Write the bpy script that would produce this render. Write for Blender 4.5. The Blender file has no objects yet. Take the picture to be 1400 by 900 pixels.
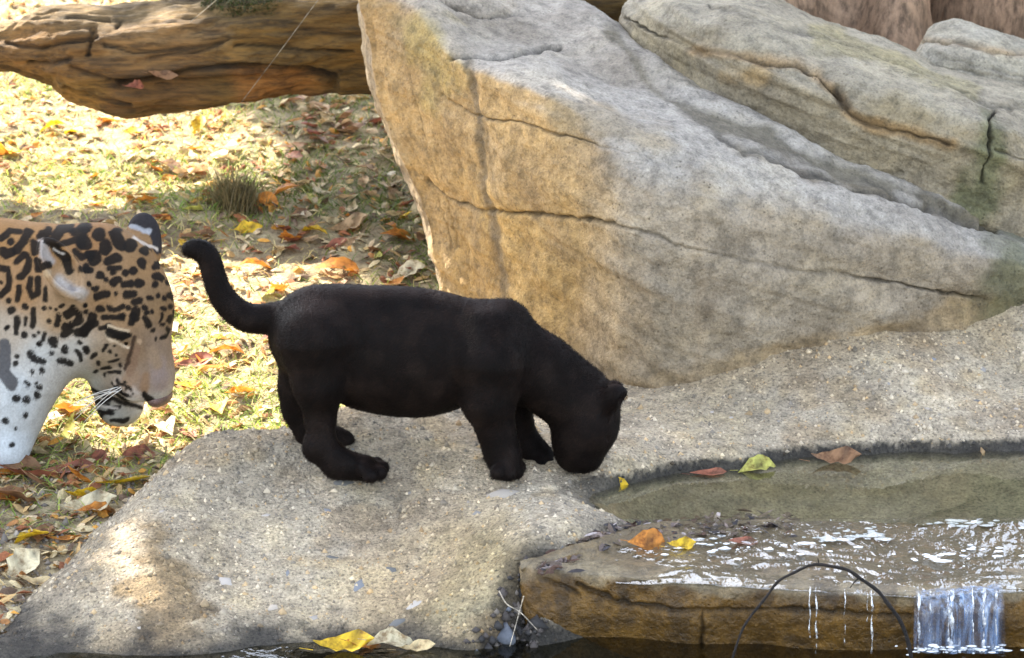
import bpy, math, random
import numpy as np
from mathutils import Vector

random.seed(7); RNG = np.random.default_rng(11)
scene = bpy.context.scene
COL = scene.collection

# ---------------------------------------------------------------- camera, sky, sun, exposure
PITCH = math.radians(14.0); DIST = 6.0
CAM = np.array([0.0, -DIST*math.cos(PITCH), DIST*math.sin(PITCH)])
FWD = np.array([0.0, math.cos(PITCH), -math.sin(PITCH)])
UPV = np.array([0.0, math.sin(PITCH), math.cos(PITCH)])
cam = bpy.data.cameras.new('camera'); cam_o = bpy.data.objects.new('camera', cam); COL.objects.link(cam_o)
cam_o.location = CAM; cam_o.rotation_euler = (math.pi/2-PITCH, 0, 0)
cam.sensor_width = 36.0; cam.lens = 36.0*DIST/1.4; cam.clip_end = 500.0
cam.dof.use_dof = True; cam.dof.focus_distance = 6.0; cam.dof.aperture_fstop = 13.0
scene.camera = cam_o
scene.render.resolution_x = 1024; scene.render.resolution_y = 658
SUN_AZ = math.radians(-42.0); SUN_EL = math.radians(45.0)        # azimuth from +Y, negative = left
SUN = np.array([math.sin(SUN_AZ)*math.cos(SUN_EL), math.cos(SUN_AZ)*math.cos(SUN_EL), math.sin(SUN_EL)])
world = bpy.data.worlds.new('World'); scene.world = world; world.use_nodes = True
wn = world.node_tree.nodes; wl = world.node_tree.links
sky = wn.new('ShaderNodeTexSky'); sky.sky_type = 'NISHITA'; sky.sun_disc = False
sky.sun_elevation = SUN_EL; sky.sun_rotation = SUN_AZ % (2*math.pi); sky.dust_density = 1.5; sky.air_density = 1.0
hz = wn.new('ShaderNodeHueSaturation'); hz.inputs['Saturation'].default_value = 0.5        # thin bright haze whitens the sky
wl.new(sky.outputs[0], hz.inputs['Color']); wl.new(hz.outputs[0], wn['Background'].inputs[0]); wn['Background'].inputs[1].default_value = 0.15
sun = bpy.data.lights.new('sun', 'SUN'); sun.energy = 5.0; sun.angle = math.radians(0.5); sun.color = (1.0, 0.90, 0.74)
sun_o = bpy.data.objects.new('sun', sun); COL.objects.link(sun_o); sun_o.location = (-2, 5, 6)
sun_o.rotation_euler = Vector(-SUN).to_track_quat('-Z', 'Y').to_euler()
scene.view_settings.view_transform = 'Standard'; scene.view_settings.look = 'None'
scene.view_settings.exposure = 2.35; scene.view_settings.gamma = 1.0
scene.cycles.use_denoising = True; scene.cycles.max_bounces = 10; scene.cycles.transparent_max_bounces = 16

# ---------------------------------------------------------------- helpers
def P(px, py, Y):
    """world point where the sight line of a photograph pixel meets the plane y = Y"""
    a = (px-700.0)/1000.0/DIST; b = -(py-450.0)/1000.0/DIST
    d = FWD + UPV*b + np.array([a, 0, 0]); t = (Y-CAM[1])/d[1]
    return CAM + d*t
def PIX(v):
    r = np.asarray(v) - CAM; dep = r@FWD
    return 700+1000*DIST*r[..., 0]/dep, 450-1000*DIST*(r@UPV)/dep
def ray_hit(px, py, zf, t0=5.0, t1=9.5):
    a = (px-700.0)/1000.0/DIST; b = -(py-450.0)/1000.0/DIST
    d = FWD + UPV*b + np.array([a, 0, 0]); ts = np.linspace(t0, t1, 1500)
    q = CAM + ts[:, None]*d; below = q[:, 2] < zf(q[:, 0], q[:, 1])
    k = int(np.argmax(below)) if below.any() else len(ts)-1
    return q[k]
def sstep(a, b, x): t = np.clip((x-a)/(b-a), 0, 1); return t*t*(3-2*t)

def _hash(ix, iy, iz, s):
    h = (ix*374761393 + iy*668265263 + iz*2147483647 + s*1274126177) & 0xffffffff
    h = ((h ^ (h >> 13))*1274126177) & 0xffffffff; h = ((h ^ (h >> 16))*2246822519) & 0xffffffff
    return ((h ^ (h >> 15)) & 0xffffff)/float(0xffffff)
def vnoise(p, s=0):
    p = np.asarray(p, float); i = np.floor(p).astype(np.int64); f = p-i; f = f*f*(3-2*f); o = 0
    for dx in (0, 1):
        for dy in (0, 1):
            for dz in (0, 1):
                w = (f[..., 0] if dx else 1-f[..., 0])*(f[..., 1] if dy else 1-f[..., 1])*(f[..., 2] if dz else 1-f[..., 2])
                o = o + w*_hash(i[..., 0]+dx, i[..., 1]+dy, i[..., 2]+dz, s)
    return o*2-1
def fbm(p, sc, octv=4, s=0, gain=0.5):
    p = np.asarray(p, float)*sc; a = 1.0; o = 0
    for k in range(octv): o = o + a*vnoise(p*(2.03**k)+k*17.3, s+k); a *= gain
    return o

def mesh_obj(name, V, F, mat=None, parent=None, smooth=True, col=None, mats=None):
    me = bpy.data.meshes.new(name); V = np.asarray(V, np.float32)
    if isinstance(F, np.ndarray):
        n = F.shape[1]; me.vertices.add(len(V)); me.vertices.foreach_set('co', V.ravel())
        me.loops.add(F.size); me.loops.foreach_set('vertex_index', F.astype(np.int32).ravel())
        me.polygons.add(len(F)); me.polygons.foreach_set('loop_start', np.arange(0, F.size, n, dtype=np.int32))
        me.update(calc_edges=True)
    else:
        me.from_pydata([tuple(v) for v in V], [], F); me.update()
    me.polygons.foreach_set('use_smooth', np.full(len(me.polygons), smooth, bool))
    if col is not None:
        at = me.color_attributes.new('col', 'FLOAT_COLOR', 'POINT'); c = np.ones((len(V), 4), np.float32)
        c[:, :3] = col; at.data.foreach_set('color', c.ravel())
    if mat: me.materials.append(mat)
    o = bpy.data.objects.new(name, me); COL.objects.link(o)
    if parent: o.parent = parent
    return o
def tag(o, label=None, cat=None, group=None, kind=None):
    for k, v in (('label', label), ('category', cat), ('group', group), ('kind', kind)):
        if v: o[k] = v
    return o
def empty(name, loc):
    o = bpy.data.objects.new(name, None); COL.objects.link(o); o.location = loc; o.empty_display_size = 0.05; return o
def attach(part, parent):
    """parent a mesh made in world coordinates under an unrotated Empty"""
    part.parent = parent; part.location = -Vector(parent.location); return part
def grid_faces(nu, nv):
    i = np.arange(nu*nv).reshape(nu, nv)
    return np.stack([i[:-1, :-1].ravel(), i[1:, :-1].ravel(), i[1:, 1:].ravel(), i[:-1, 1:].ravel()], 1)
def crom(ctrl, n):
    """Catmull-Rom along axis 0"""
    c = np.concatenate([2*ctrl[:1]-ctrl[1:2], ctrl, 2*ctrl[-1:]-ctrl[-2:-1]]); m = len(ctrl)-1
    t = np.linspace(0, m-1e-9, n); k = t.astype(int); u = (t-k).reshape(-1, *([1]*(ctrl.ndim-1)))
    a, b, d, e = c[k], c[k+1], c[k+2], c[k+3]
    return 0.5*(2*b + (d-a)*u + (2*a-5*b+4*d-e)*u**2 + (3*b-a-3*d+e)*u**3)
def loft(cols, nu, nv):
    C = np.array([[P(*p) for p in c] for c in cols]); C = crom(C, nu)
    return np.transpose(crom(np.transpose(C, (1, 0, 2)), nv), (1, 0, 2))
def gnormals(G):
    du = np.gradient(G, axis=0); dv = np.gradient(G, axis=1); n = np.cross(du, dv)
    return n/np.maximum(np.linalg.norm(n, axis=2, keepdims=True), 1e-9)
def polydist(x, y, pts):
    d = np.full(np.shape(x), 1e9)
    if len(pts) == 1: return np.hypot(x-pts[0][0], y-pts[0][1])
    for (ax, ay), (bx, by) in zip(pts[:-1], pts[1:]):
        vx, vy = bx-ax, by-ay; t = np.clip(((x-ax)*vx+(y-ay)*vy)/(vx*vx+vy*vy+1e-9), 0, 1)
        d = np.minimum(d, np.hypot(x-ax-t*vx, y-ay-t*vy))
    return d
def tps(pts):
    pts = np.array(pts); n = len(pts); r = np.hypot(pts[:, None, 0]-pts[None, :, 0], pts[:, None, 1]-pts[None, :, 1])
    A = np.zeros((n+3, n+3)); A[:n, :n] = r**2*np.log(r+1e-9) + np.eye(n)*2e-4; A[:n, n] = 1; A[:n, n+1:] = pts[:, :2]
    A[n, :n] = 1; A[n+1:, :n] = pts[:, :2].T; w = np.linalg.solve(A, np.r_[pts[:, 2], 0, 0, 0])
    def f(x, y):
        x = np.asarray(x, float); y = np.asarray(y, float); o = w[n]+w[n+1]*x+w[n+2]*y
        for k in range(n):
            rr = np.hypot(x-pts[k, 0], y-pts[k, 1]); o = o+w[k]*rr**2*np.log(rr+1e-9)
        return o
    return f
def tube(pts, radii, seg=8):
    pts = np.array(pts, float); n = len(pts); T = np.gradient(pts, axis=0); T /= np.linalg.norm(T, axis=1, keepdims=True)+1e-9
    ref = np.array([0.3, 0.9, 0.2]); V = []
    for k in range(n):
        a = np.cross(T[k], ref); a /= np.linalg.norm(a)+1e-9; b = np.cross(T[k], a)
        for s in range(seg):
            th = 2*math.pi*s/seg; V.append(pts[k]+radii[k]*(a*math.cos(th)+b*math.sin(th)))
    F = [(k*seg+s, k*seg+(s+1) % seg, (k+1)*seg+(s+1) % seg, (k+1)*seg+s) for k in range(n-1) for s in range(seg)]
    F.append(tuple(range(seg))[::-1]); F.append(tuple((n-1)*seg+s for s in range(seg)))
    return V, F

# ---------------------------------------------------------------- materials
class NT:
    def __init__(s, name):
        s.m = bpy.data.materials.new(name); s.m.use_nodes = True; s.t = s.m.node_tree; s.t.nodes.clear()
        s.out = s.t.nodes.new('ShaderNodeOutputMaterial')
    def n(s, typ, **kw):
        x = s.t.nodes.new(typ)
        for k, v in kw.items():
            if k.startswith('i_'): x.inputs[k[2:].replace('_', ' ')].default_value = v
            else: setattr(x, k, v)
        return x
    def l(s, a, b): s.t.links.new(a, b)
    def coord(s): return s.n('ShaderNodeTexCoord').outputs['Object']
    def noise(s, scale, detail=5, rough=0.55, vec=None, dist=0.0):
        x = s.n('ShaderNodeTexNoise', i_Scale=scale, i_Detail=detail, i_Roughness=rough, i_Distortion=dist)
        s.l(vec if vec is not None else s.coord(), x.inputs['Vector']); return x.outputs['Fac']
    def voro(s, scale, feat='F1', vec=None, out='Distance'):
        x = s.n('ShaderNodeTexVoronoi', i_Scale=scale, feature=feat); s.l(vec if vec is not None else s.coord(), x.inputs['Vector']); return x.outputs[out]
    def ramp(s, fac, stops):
        r = s.n('ShaderNodeValToRGB'); e = r.color_ramp.elements
        while len(e) < len(stops): e.new(0.5)
        for k, (p, c) in enumerate(stops): e[k].position = p; e[k].color = (*c, 1) if not np.isscalar(c) else (c, c, c, 1)
        s.l(fac, r.inputs[0]); return r.outputs[0]
    def mix(s, a, b, fac=1.0, mode='MIX'):
        x = s.n('ShaderNodeMix', data_type='RGBA', blend_type=mode)
        for v, i in ((fac, 0), (a, 6), (b, 7)):
            if hasattr(v, 'is_linked'): s.l(v, x.inputs[i])
            else: x.inputs[i].default_value = v if np.isscalar(v) else (*v, 1)
        return x.outputs[2]
    def attr(s, name='col'): return s.n('ShaderNodeVertexColor', layer_name=name).outputs[0]
    def bump(s, h, strength, dist, normal=None):
        b = s.n('ShaderNodeBump', i_Strength=strength, i_Distance=dist); s.l(h, b.inputs['Height'])
        if normal is not None: s.l(normal, b.inputs['Normal'])
        return b.outputs[0]
    def bsdf(s, color, rough=0.8, normal=None, **kw):
        b = s.n('ShaderNodeBsdfPrincipled')
        for v, nm in ((color, 'Base Color'), (rough, 'Roughness')):
            if hasattr(v, 'is_linked'): s.l(v, b.inputs[nm])
            else: b.inputs[nm].default_value = v if np.isscalar(v) else (*v, 1)
        for k, v in kw.items(): b.inputs[k.replace('_', ' ')].default_value = v
        if normal is not None: s.l(normal, b.inputs['Normal'])
        return b.outputs[0]
    def done(s, surf): s.l(surf, s.out.inputs['Surface']); return s.m

def rock_mat(name, bump_s=0.8, grain=260, rough=0.85, amt=0.5):
    t = NT(name); c = t.attr()
    c = t.mix(c, t.ramp(t.noise(8, 7, 0.65), [(0.36, (0.78, 0.76, 0.74)), (0.5, (1, 1, 1)), (0.64, (1.16, 1.14, 1.08))]), 1, 'MULTIPLY')
    c = t.mix(c, t.ramp(t.noise(48, 6, 0.7), [(0.36, 0.64), (0.5, 1.0), (0.64, 1.22)]), 1, 'MULTIPLY')
    sp = t.ramp(t.noise(grain, 3, 0.6), [(0.36, 0.45), (0.46, 0.95), (0.58, 1.05), (0.68, 1.5)])
    c = t.mix(c, sp, amt, 'MULTIPLY')
    pits = t.ramp(t.voro(120), [(0.0, 0.0), (0.25, 1.0)])
    gate = t.ramp(t.noise(30, 4, 0.6), [(0.5, 0.0), (0.6, 1.0)])
    c = t.mix(c, t.mix((1, 1, 1), t.mix(pits, (0.45, 0.42, 0.4), 1, 'LIGHTEN'), gate), 0.8, 'MULTIPLY')
    h = t.mix(t.noise(grain*0.7, 4, 0.7), t.noise(55, 7, 0.68), 0.55)
    h = t.mix(h, t.mix((1, 1, 1), pits, gate), 0.4, 'MULTIPLY')
    return t.done(t.bsdf(c, rough, t.bump(h, bump_s, 0.012)))
M = {}
M['rock'] = rock_mat('weathered_sandstone')
M['concrete'] = rock_mat('pebbly_concrete', 1.0, 240, 0.9, 0.95)
M['wetrock'] = rock_mat('wet_algae_stone', 0.9, 220, 0.38)

def vcol_mat(name, rough=0.7, trans=0.0, var=0.25, scale=300):
    t = NT(name); c = t.mix(t.attr(), t.ramp(t.noise(scale, 3), [(0.3, 1-var), (0.7, 1+var)]), 1, 'MULTIPLY')
    b = t.bsdf(c, rough)
    if trans:
        tr = t.n('ShaderNodeBsdfTranslucent'); t.l(c, tr.inputs[0]); m = t.n('ShaderNodeMixShader'); m.inputs[0].default_value = trans
        t.l(b, m.inputs[1]); t.l(tr.outputs[0], m.inputs[2]); b = m.outputs[0]
    return t.done(b)
M['litter'] = vcol_mat('dry_litter', 0.8, 0.25)
M['grass'] = vcol_mat('grass_blades', 0.6, 0.4)
M['crown'] = vcol_mat('tree_leaves', 0.6, 0.25)
M['stones'] = vcol_mat('loose_stones', 0.75, 0, 0.2, 200)
t = NT('soil'); c = t.ramp(t.noise(30, 8, 0.65), [(0.35, (0.13, 0.095, 0.055)), (0.5, (0.30, 0.24, 0.14)), (0.65, (0.46, 0.39, 0.23))])
M['soil'] = t.done(t.bsdf(c, 0.95, t.bump(t.noise(150, 6), 0.9, 0.01)))

def bark_mat(name, stops, sx):
    t = NT(name); mp = t.n('ShaderNodeMapping'); mp.inputs['Scale'].default_value = sx; t.l(t.coord(), mp.inputs['Vector']); v = mp.outputs[0]
    f = t.noise(14, 8, 0.7, v, 0.8); c = t.ramp(f, stops)
    c = t.mix(c, t.attr(), 1, 'MULTIPLY'); c = t.mix(c, t.ramp(t.noise(70, 5, 0.7, v), [(0.37, 0.45), (0.5, 1.0), (0.62, 1.35)]), 1, 'MULTIPLY')
    h = t.mix(f, t.noise(75, 7, 0.75, v), 0.55)
    return t.done(t.bsdf(c, 0.8, t.bump(h, 1.0, 0.02)))
M['log'] = bark_mat('weathered_log_wood', [(0.34, (0.42, 0.40, 0.38)), (0.5, (1, 1, 1)), (0.66, (1.4, 1.3, 1.15))], (0.25, 1.6, 1.6))
M['bark'] = bark_mat('smooth_reddish_bark', [(0.3, (0.6, 0.55, 0.5)), (0.5, (1, 1, 1)), (0.75, (1.25, 1.2, 1.2))], (1.0, 1.0, 0.35))

def water_mat(name, tint, ripple, rscale, stretch=(1, 1, 1), rough=0.02, ior=1.33):
    t = NT(name); mp = t.n('ShaderNodeMapping'); mp.inputs['Scale'].default_value = stretch; t.l(t.coord(), mp.inputs['Vector'])
    nrm = t.bump(t.noise(rscale, 3, 0.5, mp.outputs[0], 0.4), ripple, 0.01)
    fr = t.n('ShaderNodeFresnel'); t.l(nrm, fr.inputs['Normal']); geo = t.n('ShaderNodeNewGeometry')
    e_ = t.n('ShaderNodeMath', operation='MULTIPLY_ADD'); t.l(geo.outputs['Backfacing'], e_.inputs[0]); e_.inputs[1].default_value = -2.0; e_.inputs[2].default_value = 1.0
    pw = t.n('ShaderNodeMath', operation='POWER'); pw.inputs[0].default_value = ior; t.l(e_.outputs[0], pw.inputs[1]); t.l(pw.outputs[0], fr.inputs['IOR'])      # the same reflectance from above and below the thin sheet
    g = t.n('ShaderNodeBsdfGlossy'); g.inputs['Roughness'].default_value = rough; t.l(nrm, g.inputs['Normal'])
    tr = t.n('ShaderNodeBsdfTransparent'); tr.inputs[0].default_value = (*tint, 1)
    m = t.n('ShaderNodeMixShader'); t.l(fr.outputs[0], m.inputs[0]); t.l(tr.outputs[0], m.inputs[1]); t.l(g.outputs[0], m.inputs[2])
    return t.done(m.outputs[0])
M['pool'] = water_mat('pool_water', (0.95, 0.94, 0.86), 0.03, 12, (1, 1, 1), 0.012, 2.3)
M['dark_pool'] = water_mat('lower_pool_water', (0.45, 0.45, 0.38), 0.12, 25)
M['film'] = water_mat('running_water', (0.93, 0.94, 0.92), 0.5, 50, (1, 0.5, 1), 0.03, 2.7)
t = NT('glint_foam'); M['glint_foam'] = t.done(t.bsdf((0.82, 0.85, 0.88), 0.35))

# ---------------------------------------------------------------- terrain heights
POOL_Z = -0.231; LOW_Z = -0.331
def ground_z(x, y):
    x = np.asarray(x, float); y = np.asarray(y, float)
    z = np.interp(y, [-8, -3, -0.5, -0.3, 0.1, 0.5, 0.8, 1.3, 1.7, 2.4, 6, 20, 80], [-0.3, -0.3, -0.335, -0.323, -0.262, -0.208, -0.158, -0.065, -0.02, 0.07, 0.5, 1.6, 4])
    z = z + 0.16*sstep(0.12, 0.5, x)*sstep(0.75, 1.3, y)*(1-sstep(2.5, 5, y))
    edge = np.interp(y, [-0.45, -0.3, 0.1, 0.18, 0.5, 0.9], [-0.80, -0.70, -0.46, -0.30, 0.02, 0.4])
    drop = sstep(0.03, 0.12, x-edge)*(1-sstep(0.75, 1.0, y))*sstep(-4.6, -4.0, y)
    z = z - drop*np.where(y < 0.3, 0.16, 0.12)
    p = np.stack([x, y, x*0], -1)
    return z + 0.010*fbm(p, 3.0, 3, 5) + 0.006*fbm(p, 14.0, 3, 9)
_bp = []
for px, py, Y in [(250, 612, .10), (330, 592, .12), (400, 586, .14), (480, 556, .20), (560, 558, .25), (640, 560, .28),
                  (300, 700, -.08), (400, 655, -.01), (500, 660, -.02), (600, 660, -.02), (690, 655, -.02), (610, 600, .10), (740, 636, .03),
                  (450, 780, -.22), (600, 770, -.21), (450, 878, -.36), (600, 878, -.38), (300, 800, -.25), (330, 884, -.385),
                  (200, 690, -.08), (140, 745, -.17), (80, 805, -.25), (20, 855, -.31), (180, 790, -.26), (100, 860, -.33), (0, 880, -.40), (150, 884, -.40), (260, 890, -.41),
                  (760, 664, -.03), (805, 692, -.085), (854, 714, -.145), (700, 720, -.2), (700, 765, -.295), (738, 762, -.305), (796, 736, -.235), (660, 812, -.335), (640, 855, -.375), (690, 880, -.39),
                  (790, 650, .03), (860, 640, .06), (1000, 632, .13), (1200, 620, .19), (1400, 598, .25), (1500, 585, .28),
                  (870, 534, .36), (1000, 570, .27), (965, 514, .345), (1130, 470, .40), (1250, 535, .31), (1250, 450, .45), (1380, 425, .52), (1390, 535, .38), (1500, 420, .54), (850, 590, .2)]:
    _bp.append(tuple(P(px, py, Y)))
_bp += [(-.445, .22, -.32), (-.3, .28, -.30), (-.2, .34, -.28), (-.05, .42, -.28), (-.72, .1, -.36), (-.9, -.2, -.40), (-1.0, -.4, -.40), (-.55, .1, -.31), (-.66, -.1, -.345), (-.78, -.28, -.375),
        (.2, .0, -.285), (.45, .02, -.29), (.7, .06, -.28), (1.0, .08, -.28), (.23, -.14, -.275), (.5, -.14, -.29), (.9, -.14, -.29), (.4, -.3, -.40), (.8, -.3, -.40), (1.1, -.3, -.4), (.08, -.42, -.40), (.12, -.29, -.30), (.07, -.36, -.33),
        (.5, -.6, -.47), (0, -.6, -.46), (-.4, -.6, -.45), (-.8, -.56, -.42), (-.55, -.56, -.43), (1.2, -.6, -.47), (-.3, -.45, -.375), (-.1, -.45, -.385), (.2, .7, -.15), (.6, .8, -.1), (1.1, .8, -.08), (0, .75, -.22)] + [(xq, yq, zq) for xq in (1.5, 1.95) for yq, zq in ((.32, -.19), (.56, -.09), (.85, -.06), (.1, -.28), (-.14, -.29), (-.3, -.4), (-.6, -.47))]
_bank = tps(_bp)
def bank_z(x, y):
    x = np.asarray(x, float); y = np.asarray(y, float); p = np.stack([x, y, x*0], -1)
    z = _bank(x, y) + 0.005*fbm(p, 9, 4, 21) + 0.0022*fbm(p, 24, 3, 27) + 0.0016*fbm(p, 60, 3, 33)
    cd = polydist(x, y, [(.045, -.30), (.024, -.328), (.006, -.36), (-.02, -.40), (-.045, -.43)]); z = z - .055*np.exp(-(cd/.017)**2)*(1+.5*vnoise(p*60, 12))
    q = z-POOL_Z; return z + 0.012*sstep(0, .004, q)*(1-sstep(.02, .06, q))*sstep(.09, .14, x)*sstep(-.06, .02, y)
def top_z(x, y): return np.maximum(ground_z(x, y), bank_z(x, y))

# ---------------------------------------------------------------- ground and water
def axis(a, b, h, far, n=14): return np.r_[-np.geomspace(far, max(-a, 1e-3)+.3, n), np.arange(a, b, h), np.geomspace(b+.3, far, n)]
gx = np.r_[-np.geomspace(90, 2.0, 14), np.arange(-1.7, 1.7, 0.015), np.geomspace(2.0, 90, 14)]
gy = np.r_[-np.geomspace(90, 1.2, 14), np.arange(-1.0, 2.8, 0.015), np.geomspace(3.1, 90, 14)]
X, Yg = np.meshgrid(gx, gy, indexing='ij')
V = np.stack([X, Yg, ground_z(X, Yg)], -1)
ground = tag(mesh_obj('ground', V.reshape(-1, 3), grid_faces(len(gx), len(gy)), M['soil']), kind='structure')

# concrete bank round the pool
bx = np.r_[np.arange(-1.0, 1.1, 0.004), np.arange(1.1, 2.0, 0.02)]; by = np.arange(-0.62, 0.8, 0.004)
X, Yg = np.meshgrid(bx, by, indexing='ij'); Z = bank_z(X, Yg); V = np.stack([X, Yg, Z], -1).reshape(-1, 3)
px, py = PIX(V); z = V[:, 2]; n1 = fbm(V, 7, 4, 3); n2 = fbm(V, 25, 3, 8)
C = np.tile([0.405, 0.345, 0.255], (len(V), 1)) + n1[:, None]*np.array([.03, .03, .03]) + np.clip(n2, 0, 1)[:, None]*np.array([.06, .045, .01])
def blend(C, w, c): return C*(1-w[:, None]) + np.array(c)*w[:, None]
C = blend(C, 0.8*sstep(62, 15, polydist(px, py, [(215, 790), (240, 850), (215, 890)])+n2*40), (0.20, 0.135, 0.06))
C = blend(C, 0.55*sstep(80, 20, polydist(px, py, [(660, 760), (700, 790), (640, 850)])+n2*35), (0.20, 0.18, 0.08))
C = blend(C, 0.95*sstep(62, 22, polydist(px, py, [(728, 775), (712, 830), (680, 885)])+n2*16), (0.04, 0.034, 0.026))  # shade of the crevice beside the ledge painted in dark
C = blend(C, 0.5*sstep(130, 0, polydist(px, py, [(620, 740), (560, 820)])+n1*60), (0.42, 0.30, 0.15)); n3 = fbm(V, 3.2, 4, 19); C = C*(1+0.20*n3[:, None])
C = blend(C, 0.45*sstep(0.15, 0.6, n1+.4*n2), (0.30, 0.21, 0.11)); C = blend(C, 0.4*sstep(70, 10, polydist(px, py, [(330, 640), (450, 620), (560, 640)])+n2*40), (0.25, 0.22, 0.17))
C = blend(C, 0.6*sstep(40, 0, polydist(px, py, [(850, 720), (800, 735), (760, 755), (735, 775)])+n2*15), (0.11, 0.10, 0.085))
C = blend(C, 0.4*sstep(60, 0, polydist(px, py, [(900, 500), (1000, 500), (1130, 470), (1370, 430)])+n2*30), (0.38, 0.27, 0.13))
wet = sstep(0.0165, 0.0125, (z-POOL_Z)+n1*0.002)*(V[:, 1] > -0.10)*(V[:, 0] > 0.03)*sstep(700, 850, px) + sstep(0.035, 0.0, (z-LOW_Z)+n2*0.012)*(V[:, 1] < -0.2)
C = blend(C, np.clip(wet, 0, 1)*0.93, (0.022, 0.021, 0.019))
under = sstep(0.0, -0.01, z-POOL_Z)*(V[:, 1] > -0.2)*(V[:, 0] > 0.05); C = blend(C, under*0.93, (0.235, 0.215, 0.135))
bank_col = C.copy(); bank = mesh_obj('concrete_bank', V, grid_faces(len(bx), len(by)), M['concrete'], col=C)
tag(bank, 'grey pebbly concrete bank sloping down around the pool under the black cub', 'concrete bank')

def water_sheet(name, x0, x1, y0, y1, z, mat, h=0.03):
    xs = np.arange(x0, x1, h); ys = np.arange(y0, y1, h); X, Yg = np.meshgrid(xs, ys, indexing='ij')
    return tag(mesh_obj(name, np.stack([X, Yg, X*0+z], -1).reshape(-1, 3), grid_faces(len(xs), len(ys)), mat), kind='structure')
water_sheet('pool_water', 0.02, 1.98, -0.135, 0.37, POOL_Z, M['pool'])
water_sheet('lower_pool_water', -0.68, 3.0, -4.0, -0.26, LOW_Z, M['dark_pool'], 0.06)

# ---------------------------------------------------------------- boulders
def boulder(name, cols, nu, nv, amp, cracks, tint, label, cat='boulder', mat='rock', seed=0, post=None, strata=0.0):
    G = loft(cols, nu, nv); N = gnormals(G); fl = -1.0 if (N[nu//2, nv//3] @ (CAM-G[nu//2, nv//3])) < 0 else 1.0; N = N*fl
    V = G.reshape(-1, 3); n = N.reshape(-1, 3)
    d = amp*fbm(V, 5, 4, seed) + amp*0.35*fbm(V, 22, 4, seed+7) + 0.0012*fbm(V, 110, 3, seed+13)
    px, py = PIX(V); wob = fbm(V, 16, 3, seed+3)
    if strata: sv = np.stack([V[:, 0]*2.2, V[:, 1]*2.2, (V[:, 2]+.36*V[:, 0])*26], -1); d = d + strata*np.tanh(2.2*fbm(sv, 1.0, 3, seed+51))
    front = sstep(-0.1, 0.25, ((CAM-V)/np.linalg.norm(CAM-V, axis=1, keepdims=True)*n).sum(1))
    dark = np.zeros(len(V))
    for pts, w, depth in cracks:
        wq = w*(0.8+0.7*vnoise(V*30, seed+31)); depth = depth*(0.75+0.6*vnoise(V*11, seed+35))
        dd = polydist(px+wob*5+2*vnoise(V*120, seed+5), py+wob*4+2.5*vnoise(V*90, seed+6), pts); g = np.exp(-(dd/np.maximum(wq, .5))**2)*front
        d = d - depth*g; dark = np.maximum(dark, g*np.clip(depth/0.008, 0, 1))
    V = V + n*d[:, None]
    C = 0.88*tint(V, n, px, py); C = C*(1-0.72*dark[:, None])
    F = grid_faces(nu, nv)
    if fl < 0: F = F[:, ::-1]
    return tag(mesh_obj(name, V, F, M[mat], col=C), label, cat)

big = [
 [(640, 470, 1.1), (625, 392, 1.12), (595, 310, 1.15), (550, 190, 1.2), (525, 100, 1.2), (512, 20, 1.2), (520, -30, 1.2), (560, -30, 1.25), (600, 300, 1.5)],
 [(604, 470, .84), (599, 395, .82), (574, 300, .83), (532, 180, .85), (505, 90, .86), (492, 10, .87), (496, -40, .92), (530, -45, 1.1), (600, 300, 1.5)],
 [(618, 478, .77), (614, 402, .765), (588, 300, .775), (545, 180, .795), (519, 90, .805), (508, 10, .82), (512, -38, .88), (545, -42, 1.05), (605, 300, 1.5)],
 [(655, 500, .74), (645, 422, .73), (626, 310, .72), (590, 180, .73), (566, 80, .75), (562, 5, .79), (572, -30, .86), (600, -35, 1.0), (620, 300, 1.5)],
 [(705, 530, .63), (692, 455, .62), (680, 320, .60), (662, 200, .60), (645, 125, .62), (630, 80, .66), (645, 40, .78), (665, 2, 1.0), (700, 300, 1.5)],
 [(795, 565, .50), (782, 492, .49), (770, 330, .46), (755, 220, .46), (745, 150, .49), (742, 112, .54), (748, 70, .75), (752, 14, 1.1), (760, 300, 1.5)],
 [(890, 600, .38), (880, 530, .37), (870, 380, .34), (858, 270, .35), (850, 200, .39), (848, 160, .46), (850, 115, .65), (840, 40, .97), (860, 300, 1.5)],
 [(985, 585, .35), (975, 512, .34), (965, 400, .33), (953, 290, .34), (945, 212, .39), (940, 176, .47), (945, 145, .6), (945, 120, .8), (950, 300, 1.4)],
 [(1110, 550, .40), (1100, 480, .39), (1095, 400, .38), (1090, 310, .39), (1085, 262, .42), (1080, 232, .47), (1085, 213, .55), (1085, 192, .70), (1090, 300, 1.3)],
 [(1260, 520, .47), (1250, 447, .45), (1250, 390, .44), (1245, 345, .44), (1245, 312, .46), (1245, 288, .5), (1245, 272, .56), (1245, 250, .68), (1250, 330, 1.2)],
 [(1390, 500, .54), (1380, 425, .52), (1382, 390, .51), (1385, 362, .51), (1385, 342, .53), (1385, 326, .56), (1385, 312, .62), (1385, 296, .70), (1390, 360, 1.2)],
 [(1490, 500, .60), (1490, 425, .58), (1490, 400, .57), (1490, 380, .57), (1490, 365, .59), (1490, 350, .62), (1490, 340, .68), (1490, 320, .76), (1490, 380, 1.2)]]
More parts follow.
